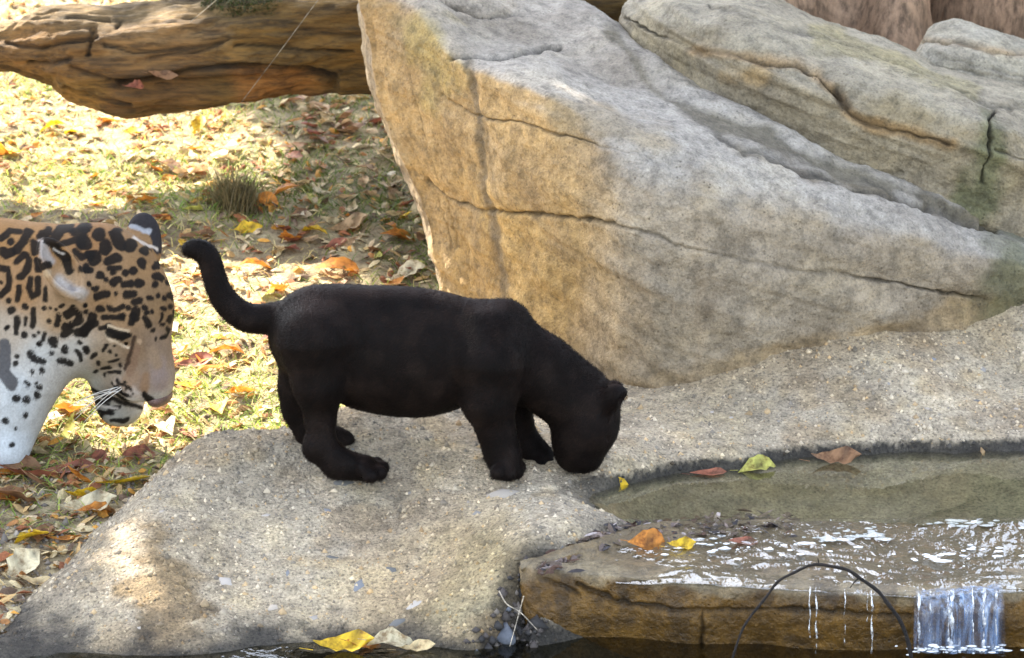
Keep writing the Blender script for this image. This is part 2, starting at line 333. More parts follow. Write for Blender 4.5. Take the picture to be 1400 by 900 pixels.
crk_big = [
 ([(575, 252), (612, 276), (650, 290), (700, 293), (770, 296), (835, 306), (885, 318), (930, 337), (1000, 352), (1080, 369), (1150, 376), (1230, 391), (1350, 412)], 2.6, 0.010),
 ([(642, 85), (653, 170), (660, 270), (678, 345), (690, 415)], 9, 0.0045),
 ([(604, 132), (640, 156), (700, 166), (790, 190), (895, 216)], 2.0, 0.005),
 ([(620, 82), (665, 78), (730, 70), (762, 60)], 4, 0.014),
 ([(985, 183), (1020, 207), (1100, 234), (1200, 265), (1300, 292), (1362, 304)], 5, 0.016),
 ([(560, 100), (578, 190), (600, 260), (618, 340)], 1.6, 0.004),
 ([(530, 110), (560, 205), (590, 280), (612, 345)], 1.6, 0.003),
 ([(610, 5), (650, 20), (712, 22)], 4, 0.012), ([(840, 360), (850, 410)], 2, 0.003)]
def tint_big(V, n, px, py):
    n1 = fbm(V, 4, 4, 41); n2 = fbm(V, 14, 4, 42); st_ = fbm(V*np.array([1, 1, .1]), 34, 4, 43); C = np.tile([0.31, 0.255, 0.18], (len(V), 1)) + n2[:, None]*0.03
    C = blend(C, 0.8*sstep(880, 740, px+n1*60)*sstep(-0.2, 0.5, n[:, 1]*-1), (0.47, 0.30, 0.115))  # ochre stain, deepened to paint the warm glow into the left face
    C = blend(C, 0.55*sstep(90, 20, polydist(px, py, [(690, 330), (760, 380), (690, 400)])+n2*40), (0.52, 0.33, 0.11))  # orange glow of light bounced off the grass, painted into the lower left
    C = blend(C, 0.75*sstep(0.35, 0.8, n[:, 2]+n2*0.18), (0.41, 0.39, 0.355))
    C = blend(C, 0.6*sstep(38, 8, polydist(px, py, [(820, 165), (900, 190), (760, 145)])+n2*22), (0.27, 0.21, 0.12))
    C = blend(C, 0.5*sstep(26, 4, polydist(px, py, [(870, 530), (960, 512), (1130, 468), (1370, 420)])+n2*14), (0.33, 0.22, 0.09))
    C = blend(C, 0.55*sstep(8, 3, polydist(px, py, [(642, 85), (653, 170), (660, 270), (678, 345), (690, 415)])+n2*3), (0.19, 0.15, 0.10))
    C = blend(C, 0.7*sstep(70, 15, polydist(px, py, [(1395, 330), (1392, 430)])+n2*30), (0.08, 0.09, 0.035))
    C = blend(C, 0.75*sstep(16, 3, polydist(px, py, [(838, 46), (893, 118), (990, 174), (1100, 216), (1236, 264), (1340, 292)])+n2*9), (.10, .085, .05)); C = blend(C, 0.5*sstep(10, 2, polydist(px, py, [(985, 183), (1020, 207), (1100, 234), (1200, 265), (1300, 292), (1362, 304)])+n2*6), (.14, .11, .06))  # dark mossy dirt with contact shading painted in where the boulders meet
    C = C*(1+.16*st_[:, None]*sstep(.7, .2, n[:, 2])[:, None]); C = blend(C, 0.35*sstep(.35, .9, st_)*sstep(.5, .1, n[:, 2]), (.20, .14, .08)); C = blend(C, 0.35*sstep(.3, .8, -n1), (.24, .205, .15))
    C = blend(C, 0.45*sstep(40, 5, polydist(px, py, [(575, 40), (600, 110)])+n2*30), (0.30, 0.24, 0.06))
    return C
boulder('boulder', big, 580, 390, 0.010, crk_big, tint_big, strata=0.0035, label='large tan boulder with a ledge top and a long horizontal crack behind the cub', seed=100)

up = [
 [(880, 120, 1.05), (852, 62, 1.18), (866, 32, 1.22), (882, 5, 1.25), (892, -15, 1.25), (905, -25, 1.28), (915, -25, 1.4), (915, 200, 1.5)],
 [(850, 90, .92), (836, 44, .95), (840, 26, .95), (852, 5, .96), (864, -10, 1.0), (880, -20, 1.1), (900, -20, 1.3), (900, 200, 1.5)],
 [(902, 155, .78), (893, 114, .77), (903, 70, .76), (915, 30, .77), (925, 6, .82), (935, -6, .95), (945, -6, 1.2), (950, 200, 1.4)],
 [(990, 215, .68), (990, 168, .67), (998, 110, .65), (1008, 60, .67), (1015, 32, .73), (1020, 16, .85), (1030, 14, 1.1), (1035, 250, 1.3)],
 [(1100, 255, .64), (1100, 213, .63), (1108, 150, .61), (1120, 105, .63), (1130, 84, .69), (1135, 62, .82), (1140, 57, 1.1), (1150, 280, 1.3)],
 [(1240, 305, .62), (1236, 260, .61), (1240, 210, .60), (1250, 160, .61), (1258, 135, .66), (1262, 102, .8), (1265, 92, 1.05), (1270, 300, 1.3)],
 [(1342, 335, .63), (1340, 288, .62), (1345, 230, .60), (1350, 180, .61), (1355, 158, .65), (1360, 128, .78), (1365, 118, 1.0), (1370, 330, 1.3)],
 [(1400, 350, .64), (1400, 310, .63), (1405, 250, .62), (1410, 200, .63), (1415, 172, .67), (1420, 142, .8), (1420, 130, 1.0), (1420, 330, 1.3)],
 [(1520, 370, .66), (1520, 330, .66), (1520, 260, .66), (1520, 220, .68), (1520, 190, .72), (1520, 150, .84), (1520, 125, 1.0), (1520, 350, 1.3)]]
crk_up = [
 ([(950, 70), (1020, 78), (1088, 85), (1120, 102), (1150, 130), (1160, 155), (1185, 170), (1240, 182), (1300, 198)], 3.2, 0.010),
 ([(1145, 118), (1158, 148)], 7, 0.012), ([(1356, 145), (1354, 200), (1346, 255)], 2.6, 0.014),
 ([(1362, 205), (1400, 218), (1450, 232)], 2.2, 0.010), ([(845, 20), (880, 40), (930, 60)], 2.2, 0.007),
 ([(970, 10), (1050, 40), (1150, 68), (1230, 98), (1330, 135), (1420, 150)], 3.0, 0.006), ([(1100, 222), (1180, 232), (1230, 240)], 3, 0.006)]
def tint_up(V, n, px, py):
    n1 = fbm(V, 5, 4, 51); n2 = fbm(V, 16, 4, 52); C = np.tile([0.28, 0.235, 0.155], (len(V), 1)) + n2[:, None]*0.035
    C = blend(C, 0.5*sstep(0.1, 0.7, n1), (0.40, 0.33, 0.20))
    C = blend(C, 0.6*sstep(0.4, 0.85, n[:, 2]+n2*0.2), (0.37, 0.34, 0.27))
    C = blend(C, 0.55*sstep(30, 5, polydist(px, py, [(985, 105), (1040, 110)])+n2*20), (0.40, 0.26, 0.10))
    C = blend(C, 0.55*sstep(14, 3, polydist(px, py, crk_up[0][0])+n2*6), (0.34, 0.20, 0.07))
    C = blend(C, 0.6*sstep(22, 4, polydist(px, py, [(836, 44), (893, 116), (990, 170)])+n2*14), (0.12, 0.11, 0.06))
    C = blend(C, 0.7*sstep(34, 6, polydist(px, py, [(1352, 160), (1348, 270), (1320, 280)])+n2*18), (0.10, 0.115, 0.045))
    C = blend(C, 0.5*sstep(20, 4, polydist(px, py, [(1120, 60), (1230, 95), (1330, 130)])+n2*14), (0.28, 0.24, 0.10))
    return C
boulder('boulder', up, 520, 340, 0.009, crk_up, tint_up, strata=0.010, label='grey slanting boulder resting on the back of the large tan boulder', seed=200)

sm = [
 [(1262, 125, 1.2), (1258, 95, 1.2), (1262, 70, 1.2), (1270, 45, 1.2), (1280, 35, 1.22), (1290, 40, 1.3), (1290, 140, 1.35)],
 [(1250, 120, 1.0), (1246, 75, .98), (1250, 60, .97), (1256, 45, .98), (1268, 28, 1.03), (1282, 25, 1.15), (1290, 140, 1.3)],
 [(1300, 125, .95), (1298, 92, .92), (1300, 78, .90), (1303, 50, .92), (1310, 34, .97), (1315, 26, 1.1), (1320, 150, 1.3)],
 [(1360, 145, .95), (1358, 112, .91), (1360, 95, .89), (1362, 68, .91), (1366, 50, .97), (1370, 42, 1.1), (1375, 160, 1.3)],
 [(1440, 170, .98), (1440, 130, .93), (1440, 112, .91), (1440, 88, .93), (1440, 72, 1.0), (1440, 66, 1.15), (1440, 180, 1.3)],
 [(1540, 190, 1.0), (1540, 150, .98), (1540, 135, .96), (1540, 110, .98), (1540, 95, 1.05), (1540, 90, 1.2), (1540, 190, 1.3)]]
sm = [[(a, b+20, c) for a, b, c in col_] for col_ in sm]
crk_sm = [([(1262, 58), (1310, 64), (1350, 76), (1420, 86)], 3.5, 0.012), ([(1270, 76), (1330, 92), (1420, 112)], 3, 0.011), ([(1290, 92), (1360, 106), (1430, 122)], 2.5, 0.009)]
boulder('boulder', sm, 240, 160, 0.009, crk_sm, lambda V, n, px, py: blend(np.tile([0.36, 0.33, 0.26], (len(V), 1)) + fbm(V, 16, 4, 61)[:, None]*0.05, 0.6*sstep(14, 3, polydist(px, py, crk_sm[0][0])+6), (0.33, 0.20, 0.08)),
        strata=0.011, label='small layered rock leaning beside the tree roots', seed=300)

# stone ledge with the waterfall
LIP = [(690, 772), (730, 774), (850, 786), (1000, 796), (1130, 806), (1250, 812), (1400, 802), (1560, 800)]
def lip(px): return float(np.interp(px, [a for a, b in LIP], [b for a, b in LIP]))
LY = ([690, 745, 850, 1000, 1130, 1250, 1400, 1560], [-.318, -.325, -.352, -.376, -.399, -.408, -.388, -.385])
def lipY(px): return float(np.interp(px, *LY))
led = []
for px in (712, 722, 745, 800, 870, 950, 1030, 1130, 1210, 1290, 1400, 1560, 1800, 2100, 2400):
    y = lip(px); q = lipY(px); k = 0.0 if px > 740 else (0.035 if px < 715 else 0.010); j = 0.010*math.sin(px*0.031)
    yb = float(np.interp(px, [712, 745, 800, 870, 900], [772, 764, 745, 724, 716])); Yb = float(np.interp(px, [712, 745, 800, 870, 900], [-.30, -.30, -.25, -.165, -.135]))
    led.append([(px+4, 960, q+.03+k+j), (px, 890, q+.012+k+j), (px-4, 850, q-.012+k+j), (px-2, 818, q-.018+k+j*.5), (px, y+6, q-.016+k), (px, y-3, q+k), (px, (y+yb)/2+2, (q+k+Yb)/2), (px, yb+6, Yb-.025), (px, yb, Yb), (px, yb+50, Yb+.01)])
crk_led = [([(790, 800), (850, 830), (920, 838), (1000, 835), (1060, 832), (1150, 838), (1250, 845)], 4, 0.010), ([(962, 840), (962, 885)], 3, 0.008), ([(740, 790), (790, 812)], 4, 0.006)]
def tint_led(V, n, px, py):
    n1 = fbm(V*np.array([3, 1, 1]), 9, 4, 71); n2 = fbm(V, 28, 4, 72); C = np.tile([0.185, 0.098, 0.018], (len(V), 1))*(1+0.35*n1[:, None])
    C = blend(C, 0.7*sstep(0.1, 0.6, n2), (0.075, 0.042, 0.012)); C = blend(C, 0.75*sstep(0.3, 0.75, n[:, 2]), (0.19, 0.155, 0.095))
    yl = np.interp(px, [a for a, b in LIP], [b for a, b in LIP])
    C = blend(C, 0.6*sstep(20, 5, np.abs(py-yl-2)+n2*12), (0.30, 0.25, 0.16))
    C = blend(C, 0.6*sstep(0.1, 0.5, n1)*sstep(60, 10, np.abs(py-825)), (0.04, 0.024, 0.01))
    return C
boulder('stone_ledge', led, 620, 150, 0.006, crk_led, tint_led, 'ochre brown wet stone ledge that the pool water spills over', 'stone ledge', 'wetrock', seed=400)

# thin water running over the ledge
pxs = np.linspace(842, 2380, 30); cols = []
for q in pxs:
    yb = float(np.interp(q, [745, 800, 870, 900], [762, 742, 716, 709])); Yb = float(np.interp(q, [745, 800, 870, 900], [-.305, -.25, -.155, -.128])); l, ly = lip(q), lipY(q)
    cols.append([(q, yb, Yb), (q, yb+6, Yb-.02), (q, (l+yb)/2-.5, (ly+Yb)/2), (q, l-8, ly+.012), (q, l+5, ly-.020), (q, l+9, ly-.019)])
G = loft(cols, 900, 130); V = G.reshape(-1, 3).copy(); px, py = PIX(V)
wv = fbm(V*np.array([0.7, 1.5, 0.2]), 30, 3, 5) + 0.5*np.sin(V[:, 0]*60+V[:, 1]*190+8*vnoise(V*12, 7))*sstep(-.3, .3, vnoise(V*7, 14))
lipn = np.interp(px, [a for a, b in LIP], [b for a, b in LIP]); act = (0.08+0.92*sstep(58, 20, lipn-py+22*vnoise(V*9, 3)))*(.35+.65*sstep(880, 980, px))
V[:, 2] += 0.0027*wv*act + 0.0010 + 0.0012*fbm(V, 11, 3, 6)*sstep(40, 10, lipn-py) - 0.006*sstep(925, 850, px+35*vnoise(V*16, 8))
tag(mesh_obj('running_water', V, grid_faces(900, 130), M['film']), kind='structure')

# ---------------------------------------------------------------- fallen log
prof = [(-420, 60, 190), (-250, 58, 170), (-120, 52, 140), (-40, 45, 108), (0, 39, 100), (37, 24, 106), (67, 17, 116), (95, 15, 138), (150, 13, 154), (200, 6, 158), (260, -6, 155), (323, -18, 146), (380, -24, 134), (457, -28, 116), (520, -32, 112), (620, -45, 100), (720, -60, 85), (860, -80, 70), (980, -95, 60)]
LOG_Y = 1.28
nl, nr = 420, 150; pr = crom(np.array(prof, float), nl); V = np.zeros((nl, nr, 3))
for k, (px, yt, yb) in enumerate(pr):
    a = P(px, yt, LOG_Y); b = P(px, yb, LOG_Y); c = (a+b)/2; r = (a[2]-b[2])/2
    th = np.linspace(0, 2*math.pi, nr); V[k] = c + np.stack([th*0, -np.cos(th)*r*1.05, np.sin(th)*r], -1)
N = V - V.mean(1, keepdims=True); N /= np.linalg.norm(N, axis=2, keepdims=True)
V = V.reshape(-1, 3); N = N.reshape(-1, 3); px, py = PIX(V); st = np.array([0.22, 1, 1]); front = (N[:, 1] < 0.3)
d = 0.012*fbm(V*st, 12, 4, 81) + 0.008*np.tanh(1.6*fbm(V*st, 38, 4, 82)) + 0.003*fbm(V*st, 120, 3, 86)
wob = fbm(V, 12, 3, 83)
cut = [(165, 118), (205, 112), (262, 98), (330, 93), (400, 98), (458, 110)]
d -= 0.022*np.exp(-(polydist(px, py, cut)/5)**2)*front
hol = sstep(0, 8, py-np.interp(px, [a for a, b in cut], [b for a, b in cut]))*sstep(160, 230, px)*sstep(470, 400, px)*front
d -= 0.014*hol
logc = [[(165, 32), (160, 40)], [(140, 60), (180, 70), (240, 62), (310, 50)], [(100, 95), (140, 105), (170, 117), (235, 112)], [(10, 60), (60, 68), (130, 50)], [(200, 75), (260, 66), (300, 54)], [(85, 118), (120, 135), (180, 145)], [(40, 85), (75, 90), (100, 84)], [(120, 75), (125, 40)], [(20, 30), (90, 32), (150, 26)], [(320, 60), (420, 70), (480, 75)]]
dk = np.exp(-(polydist(px, py, cut)/6)**2)*front
for q in logc:
    g = np.exp(-(polydist(px+wob*5, py+wob*4, q)/2.6)**2)*front; d -= 0.010*g; dk = np.maximum(dk, 0.8*g)
V = V + N*d[:, None]; n1 = fbm(V*st, 9, 4, 84); n2 = fbm(V*st, 30, 3, 85)
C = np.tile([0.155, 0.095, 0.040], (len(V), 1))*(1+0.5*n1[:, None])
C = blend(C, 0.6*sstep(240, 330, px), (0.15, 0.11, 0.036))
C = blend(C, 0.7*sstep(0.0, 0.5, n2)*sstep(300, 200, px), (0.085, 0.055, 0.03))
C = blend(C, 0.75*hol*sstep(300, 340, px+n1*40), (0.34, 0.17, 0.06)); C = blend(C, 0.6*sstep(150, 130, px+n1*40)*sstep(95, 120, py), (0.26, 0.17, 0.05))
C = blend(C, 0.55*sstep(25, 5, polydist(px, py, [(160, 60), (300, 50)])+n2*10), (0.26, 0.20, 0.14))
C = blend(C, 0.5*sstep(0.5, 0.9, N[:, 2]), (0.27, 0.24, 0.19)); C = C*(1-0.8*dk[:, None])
logroot = empty('fallen_log', P(200, 160, LOG_Y)); tag(logroot, 'weathered brown fallen log with a split underside, propped behind the large tan boulder', 'log')
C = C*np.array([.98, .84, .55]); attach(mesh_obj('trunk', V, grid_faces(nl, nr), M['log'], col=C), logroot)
def blades(name, base, nrm_dir, L, W, cols, mat, lean=0.6, seg=2, curl=0.5):
    n = len(base); a = RNG.uniform(0, 2*math.pi, n); s = np.stack([np.cos(a), np.sin(a), a*0], -1)
    b = RNG.uniform(0, 2*math.pi, n); ld = np.stack([np.cos(b), np.sin(b), b*0], -1)*lean*RNG.uniform(0.3, 1.3, (n, 1))
    dirv = nrm_dir+ld; dirv /= np.linalg.norm(dirv, axis=1, keepdims=True); V = []
    for k in range(seg+1):
        f = k/seg; c = base+dirv*(L*f)[:, None]+np.array([0, 0, -1])*(curl*L*f*f)[:, None]+ld*(0.35*L*f*f)[:, None]; w = (W*(1-f)**0.7)[:, None]*0.5
        if k < seg: V += [c-s*w, c+s*w]
        else: V += [c]
    m = 2*seg+1; A = np.stack(V, 1).reshape(-1, 3); i = np.arange(n)*m; F = []
    for k in range(seg-1): F += [np.stack([i+2*k, i+2*k+1, i+2*k+2], 1), np.stack([i+2*k+1, i+2*k+3, i+2*k+2], 1)]
    F += [np.stack([i+2*seg-2, i+2*seg-1, i+2*seg], 1)]
    return mesh_obj(name, A, np.concatenate(F), mat, smooth=False, col=np.repeat(cols, m, 0))
Vm = V[(front) & (polydist(px, py, [(298, -8), (330, 6), (368, 0)])+wob*6 < 17)]
Vm = np.concatenate([Vm[RNG.integers(0, len(Vm), 2600)]]) + RNG.normal(0, .004, (2600, 3)); cm = np.tile([0.045, 0.055, 0.012], (2600, 1))*RNG.uniform(0.5, 1.8, (2600, 1))
ms = blades('moss', Vm, np.tile([0, -0.6, 0.7], (2600, 1)), RNG.uniform(.004, .011, 2600), np.full(2600, .003), cm, M['grass']); attach(ms, logroot); ms['kind'] = 'stuff'

# ---------------------------------------------------------------- tree with buttress roots
tc = P(1225, 60, 1.62); tree = empty('tree', (tc[0], tc[1], ground_z(tc[0], tc[1]))); tag(tree, 'big reddish brown tree with flaring buttress roots behind the boulders', 'tree')
zz = np.r_[np.linspace(-0.15, 0.7, 60), np.linspace(0.75, 4.2, 40)]; th = np.linspace(0, 2*math.pi, 181); V = []
lob = [(-2.55, .34, .34), (-1.62, .13, .30), (-0.75, .30, .26), (0.4, .3, .3), (1.5, .3, .3), (2.6, .3, .3)]
for zq in zz:
    fl = math.exp(-max(zq+0.05, 0)/0.34); r = 0.205*(1-0.09*zq) + 0*th
    for a, am, w in lob:
        dd = np.angle(np.exp(1j*(th-a))); r = r + am*fl*np.exp(-(dd/w)**2)*0.9
    r = r - 0.42*fl*np.exp(-(np.angle(np.exp(1j*(th+1.12)))/0.2)**2)
    V.append(np.stack([np.cos(th)*r+0.03*zq, np.sin(th)*r+0.05*zq, th*0+zq], -1))
V = np.array(V); N = gnormals(V); V = V + 0.012*fbm(V, 7, 4, 91)[..., None]*N; n1 = fbm(V, 6, 4, 92).reshape(-1, 1)
C = np.array([0.34, 0.22, 0.135])*(1+0.6*n1) + np.clip(n1, 0, 1)*np.array([.02, .04, .05]); tv = V.reshape(-1, 3)
mesh_obj('trunk', tv, grid_faces(len(zz), len(th)), M['bark'], tree, col=C)
def limb(name, pts, r0, r1, parent):
    pts = crom(np.array(pts, float), 24); Vt, F = tube(pts, np.linspace(r0, r1, 24), 10)
    return mesh_obj(name, Vt, F, M['bark'], parent, col=np.tile([0.2, 0.14, 0.1], (len(Vt), 1)))
limb('limb', [(.1, .2, 3.6), (.4, .5, 4.3), (.9, .8, 4.9)], .12, .03, tree); limb('limb', [(.12, .2, 4.0), (-.1, .7, 4.7), (-.1, 1.2, 5.4)], .12, .03, tree)
limb('limb', [(.12, .2, 3.3), (.7, 0, 3.9), (1.3, -.1, 4.4)], .10, .03, tree)
def crown(name, pts, size, parent, base_col):
    n = len(pts); a = RNG.normal(size=(n, 3)); a /= np.linalg.norm(a, axis=1, keepdims=True); b = np.cross(a, RNG.normal(size=(n, 3))); b /= np.linalg.norm(b, axis=1, keepdims=True)
    s = RNG.uniform(.6, 1.2, (n, 1))*size; pts = np.asarray(pts)
    V = np.stack([pts-a*s, pts-b*s*.45, pts+a*s, pts+b*s*.45], 1).reshape(-1, 3); F = np.arange(4*n).reshape(-1, 4)
    c = np.array(base_col)*RNG.uniform(.6, 1.5, (n, 1)); o = mesh_obj(name, V, F, M['crown'], parent, smooth=False, col=np.repeat(c, 4, 0)); o['kind'] = 'stuff'; return o
cc = RNG.normal(size=(2600, 3))*np.array([.75, .6, .35]) + np.array([.75, .9, 5.0]); crown('crown', cc, .09, tree, (0.09, 0.10, 0.03))

# added unseen tree beyond the log, its crown shaped to shade the rocks and animals
sb = (-1.25, 4.3); shade = empty('tree', (sb[0], sb[1], float(ground_z(*sb)))); tag(shade, 'unseen leafy young tree added well beyond the fallen log to cast shade', 'tree')
g0 = np.array(shade.location); pts = []
while len(pts) < 9500:
    x = random.uniform(-1.7, 1.5); y = random.uniform(-1.1, 1.6)
    b = np.interp(x, [-1.7, -.9, -.55, -.30, -.13, .04, .14, 1.5], [.10, .07, .06, .14, .22, .62, .95, 1.05]) + 0.03*math.sin(x*23)
    if y > b and not (y > .86+.1*math.sin(x*17) and y < 1.6 and -.30+.07*math.sin(y*11) < x < .05): continue
    z = random.uniform(2.5, 3.7); t_ = (z+0.2)/SUN[2]; pts.append(np.array([x, y, -.2])+SUN*t_)
pts = np.array(pts)
for hx, hy, hr in [(-.56, -.20, .012), (-.20, .17, .02), (-.54, -.12, .008)]:      # gaps cut in the crown to let small sun patches through
    q = pts - SUN*((pts[:, 2]+.2)/SUN[2])[:, None]; pts = pts[np.hypot(q[:, 0]-hx, q[:, 1]-hy) > hr+.04]
crown('crown', pts-g0, .075, shade, (0.10, 0.11, 0.03)); cen = pts.mean(0)-g0
limb('trunk', [(0, 0, -.1), (.03, 0, 1.0), (.0, .02, 2.0), tuple(cen*0.6+np.array([0, 0, .9]))], .09, .05, shade)
for k in range(9):
    sel = pts[(pts[:, 0] > -1.35) & (pts[:, 0] < -.3)]; q = sel[RNG.integers(0, len(sel))]-g0; limb('limb', [(.01, .02, 1.9), tuple(q*0.5+np.array([0, 0, 1.15])), tuple(q)], .035, .008, shade)
#@@ANIMALS@@
# ---------------------------------------------------------------- implicit-surface modelling for the animals
class Body:
    """smooth union of round cones and ellipsoids, meshed with surface nets (one continuous skin)"""
    def __init__(s): s.p = []
    def cone(s, a, b, ra, rb, k=0.02, flat=1.0): s.p.append(('c', np.array(a), np.array(b), ra, rb, k, flat)); return s
    def chain(s, pts, k=0.02, flat=1.0):
        for (a, ra), (b, rb) in zip(pts[:-1], pts[1:]): s.cone(a, b, ra, rb, k, flat)
    def ell(s, c, r, axes=np.eye(3), k=0.02, sub=False): s.p.append(('s' if sub else 'e', np.array(c), np.array(r), np.array(axes), 0, k, 1))
    def f(s, q):
        d = np.full(len(q), 9.0, np.float32)
        for typ, a, b, ra, rb, k, flat in s.p:
            if typ == 'c':
                qq = q; aa, bb = a, b
                if flat != 1.0: m = np.array([1, 1/flat, 1]); qq = q*m; aa = a*m; bb = b*m
                v = bb-aa; t = np.clip(((qq-aa)@v)/(v@v+1e-12), 0, 1); e = np.linalg.norm(qq-aa-t[:, None]*v, axis=1)-(ra+(rb-ra)*t)
                if flat != 1.0: e = e*min(1, (1+flat)/2)
            else:
                w = (q-a)@ra.T; k0 = np.linalg.norm(w/b, axis=1); k1 = np.linalg.norm(w/(b*b), axis=1); e = k0*(k0-1)/np.maximum(k1, 1e-6)
            if typ == 's': h = np.maximum(k-np.abs(d+e), 0)/k; d = np.maximum(d, -e)+h*h*k*0.25
            else: h = np.maximum(k-np.abs(d-e), 0)/k; d = np.minimum(d, e)-h*h*k*0.25
        return d
    def mesh(s, lo, hi, h):
        B = 8; lo = np.array(lo); n = (np.ceil((np.array(hi)-lo)/h/B).astype(int)+1)*B; nb = n//B
        bi = np.stack(np.meshgrid(*[np.arange(k) for k in nb], indexing='ij'), -1).reshape(-1, 3)
        dc = s.f(lo+(bi*B+B/2-.5)*h); F = np.repeat(np.repeat(np.repeat((np.sign(dc)*1.0).astype(np.float32).reshape(nb), B, 0), B, 1), B, 2)
        act = bi[np.abs(dc) < h*B*1.05]; loc = np.stack(np.meshgrid(*[np.arange(B)]*3, indexing='ij'), -1).reshape(-1, 3)
        for c in range(0, len(act), 600):
            idx = (act[c:c+600, None]*B+loc[None]).reshape(-1, 3); F[idx[:, 0], idx[:, 1], idx[:, 2]] = s.f(lo+idx*h)
        neg = F < 0; cn = np.zeros(np.array(F.shape)-1, np.int8); sl = (slice(0, -1), slice(1, None))
        for i in (0, 1):
            for j in (0, 1):
                for k in (0, 1): cn += neg[sl[i], sl[j], sl[k]]
        A = np.argwhere((cn > 0) & (cn < 8)); ids = np.full(cn.shape, -1, np.int64); ids[tuple(A.T)] = np.arange(len(A))
        pos = np.zeros((len(A), 3)); cnt = np.zeros(len(A)); cor = [np.array([i, j, k]) for i in (0, 1) for j in (0, 1) for k in (0, 1)]
        for u in cor:
            for ax in range(3):
                if u[ax]: continue
                w = u.copy(); w[ax] = 1; a = F[tuple((A+u).T)]; b = F[tuple((A+w).T)]; m = (a < 0) != (b < 0)
                tt = np.where(m, a/np.where(m, a-b, 1), 0); p = np.tile(u.astype(float), (len(A), 1)); p[:, ax] += tt; pos[m] += p[m]; cnt[m] += 1
        V = lo+(A+pos/np.maximum(cnt, 1)[:, None])*h; Q = []
        for ax in range(3):
            s0 = [slice(None)]*3; s1 = [slice(None)]*3; s0[ax] = slice(0, -1); s1[ax] = slice(1, None)
            E = np.argwhere(neg[tuple(s0)] != neg[tuple(s1)]); o1, o2 = [k for k in range(3) if k != ax]
            E = E[(E[:, o1] > 0) & (E[:, o2] > 0) & (E[:, o1] < cn.shape[o1]) & (E[:, o2] < cn.shape[o2])]
            def cell(d1, d2): c = E.copy(); c[:, o1] -= d1; c[:, o2] -= d2; return ids[tuple(c.T)]
            q = np.stack([cell(1, 1), cell(0, 1), cell(0, 0), cell(1, 0)], 1); inside = neg[tuple(E.T)]
            flip = inside if ax != 1 else ~inside; q[~flip] = q[~flip][:, ::-1]; Q.append(q)
        Q = np.concatenate(Q); return V, Q[(Q >= 0).all(1)]
def fix_face(root):
    """eyes, nose, whiskers, pads and fur belong to the body"""
    body = next(o for o in root.children if o.name.startswith('body'))
    for o in list(root.children):
        if o is not body: o.parent = body; o.location = (0, 0, 0)
def vert_normals(V, Q):
    n = np.cross(V[Q[:, 2]]-V[Q[:, 0]], V[Q[:, 3]]-V[Q[:, 1]]); N = np.zeros_like(V)
    for k in range(4): np.add.at(N, Q[:, k], n)
    return N/np.maximum(np.linalg.norm(N, axis=1, keepdims=True), 1e-12)
def fur(name, V, N, C, n, L, W, flow, lift, mat, parent, jit=0.35, var=0.28):
    i = RNG.integers(0, len(V), n); b = V[i]; nn = N[i]; fl = flow(b) + RNG.normal(0, jit, (n, 3)); fl -= (fl*nn).sum(1, keepdims=True)*nn; fl /= np.linalg.norm(fl, axis=1, keepdims=True)+1e-9
    s = np.cross(fl, nn); L = L[i] if np.ndim(L) else np.full(n, L); L = (L*RNG.uniform(.5, 1.3, n))[:, None]; W = W/2
    d = fl+nn*lift; m = b+d*L*.5; e = b+fl*L+nn*lift*L*.55; b = b-nn*.001
    A = np.stack([b-s*W, b+s*W, m+s*W*.8, m-s*W*.8, e], 1).reshape(-1, 3); j = np.arange(n)*5
    Fc = np.concatenate([np.stack([j, j+1, j+2], 1), np.stack([j, j+2, j+3], 1), np.stack([j+3, j+2, j+4], 1)])
    c = np.repeat(np.clip(C[i]*RNG.uniform(1-var, 1+var, (n, 1)), 0, 1), 5, 0)
    o = mesh_obj(name, A, Fc, mat, smooth=True, col=c); o.data.normals_split_custom_set_from_vertices(np.repeat(nn, 5, 0)); o['kind'] = 'stuff'
    return attach(o, parent)
t = NT('black_fur'); cblk = t.mix(t.attr(), t.ramp(t.noise(26, 4), [(0.35, 0.7), (0.65, 1.4)]), 1, 'MULTIPLY')
M['black_fur'] = t.done(t.bsdf(cblk, 0.6, t.bump(t.noise(420, 3), 0.5, 0.003), Specular_IOR_Level=0.09))
t = NT('spotted_fur'); M['spot_fur'] = t.done(t.bsdf(t.mix(t.attr(), t.ramp(t.noise(300, 3), [(0.35, 0.9), (0.65, 1.1)]), 1, 'MULTIPLY'), 0.8, t.bump(t.noise(350, 3), 0.2, 0.002), Specular_IOR_Level=0.12))
t = NT('nose_leather'); M['nose'] = t.done(t.bsdf(t.ramp(t.noise(90, 3), [(0.3, (0.07, 0.042, 0.038)), (0.7, (0.15, 0.09, 0.08))]), 0.45, t.bump(t.voro(500), 0.3, 0.002)))
t = NT('wet_eye'); M['eye'] = t.done(t.bsdf(t.ramp(t.noise(40, 2), [(0.4, (0.012, 0.008, 0.005)), (0.6, (0.03, 0.02, 0.01))]), 0.35))
t = NT('pale_hair'); M['hair'] = t.done(t.bsdf(t.ramp(t.noise(40, 2), [(0.3, (0.6, 0.58, 0.54)), (0.7, (0.85, 0.84, 0.8))]), 0.5))
t = NT('toe_pad'); M['pad'] = t.done(t.bsdf(t.ramp(t.noise(200, 2), [(0.3, (0.30, 0.15, 0.12)), (0.7, (0.45, 0.26, 0.22))]), 0.6))

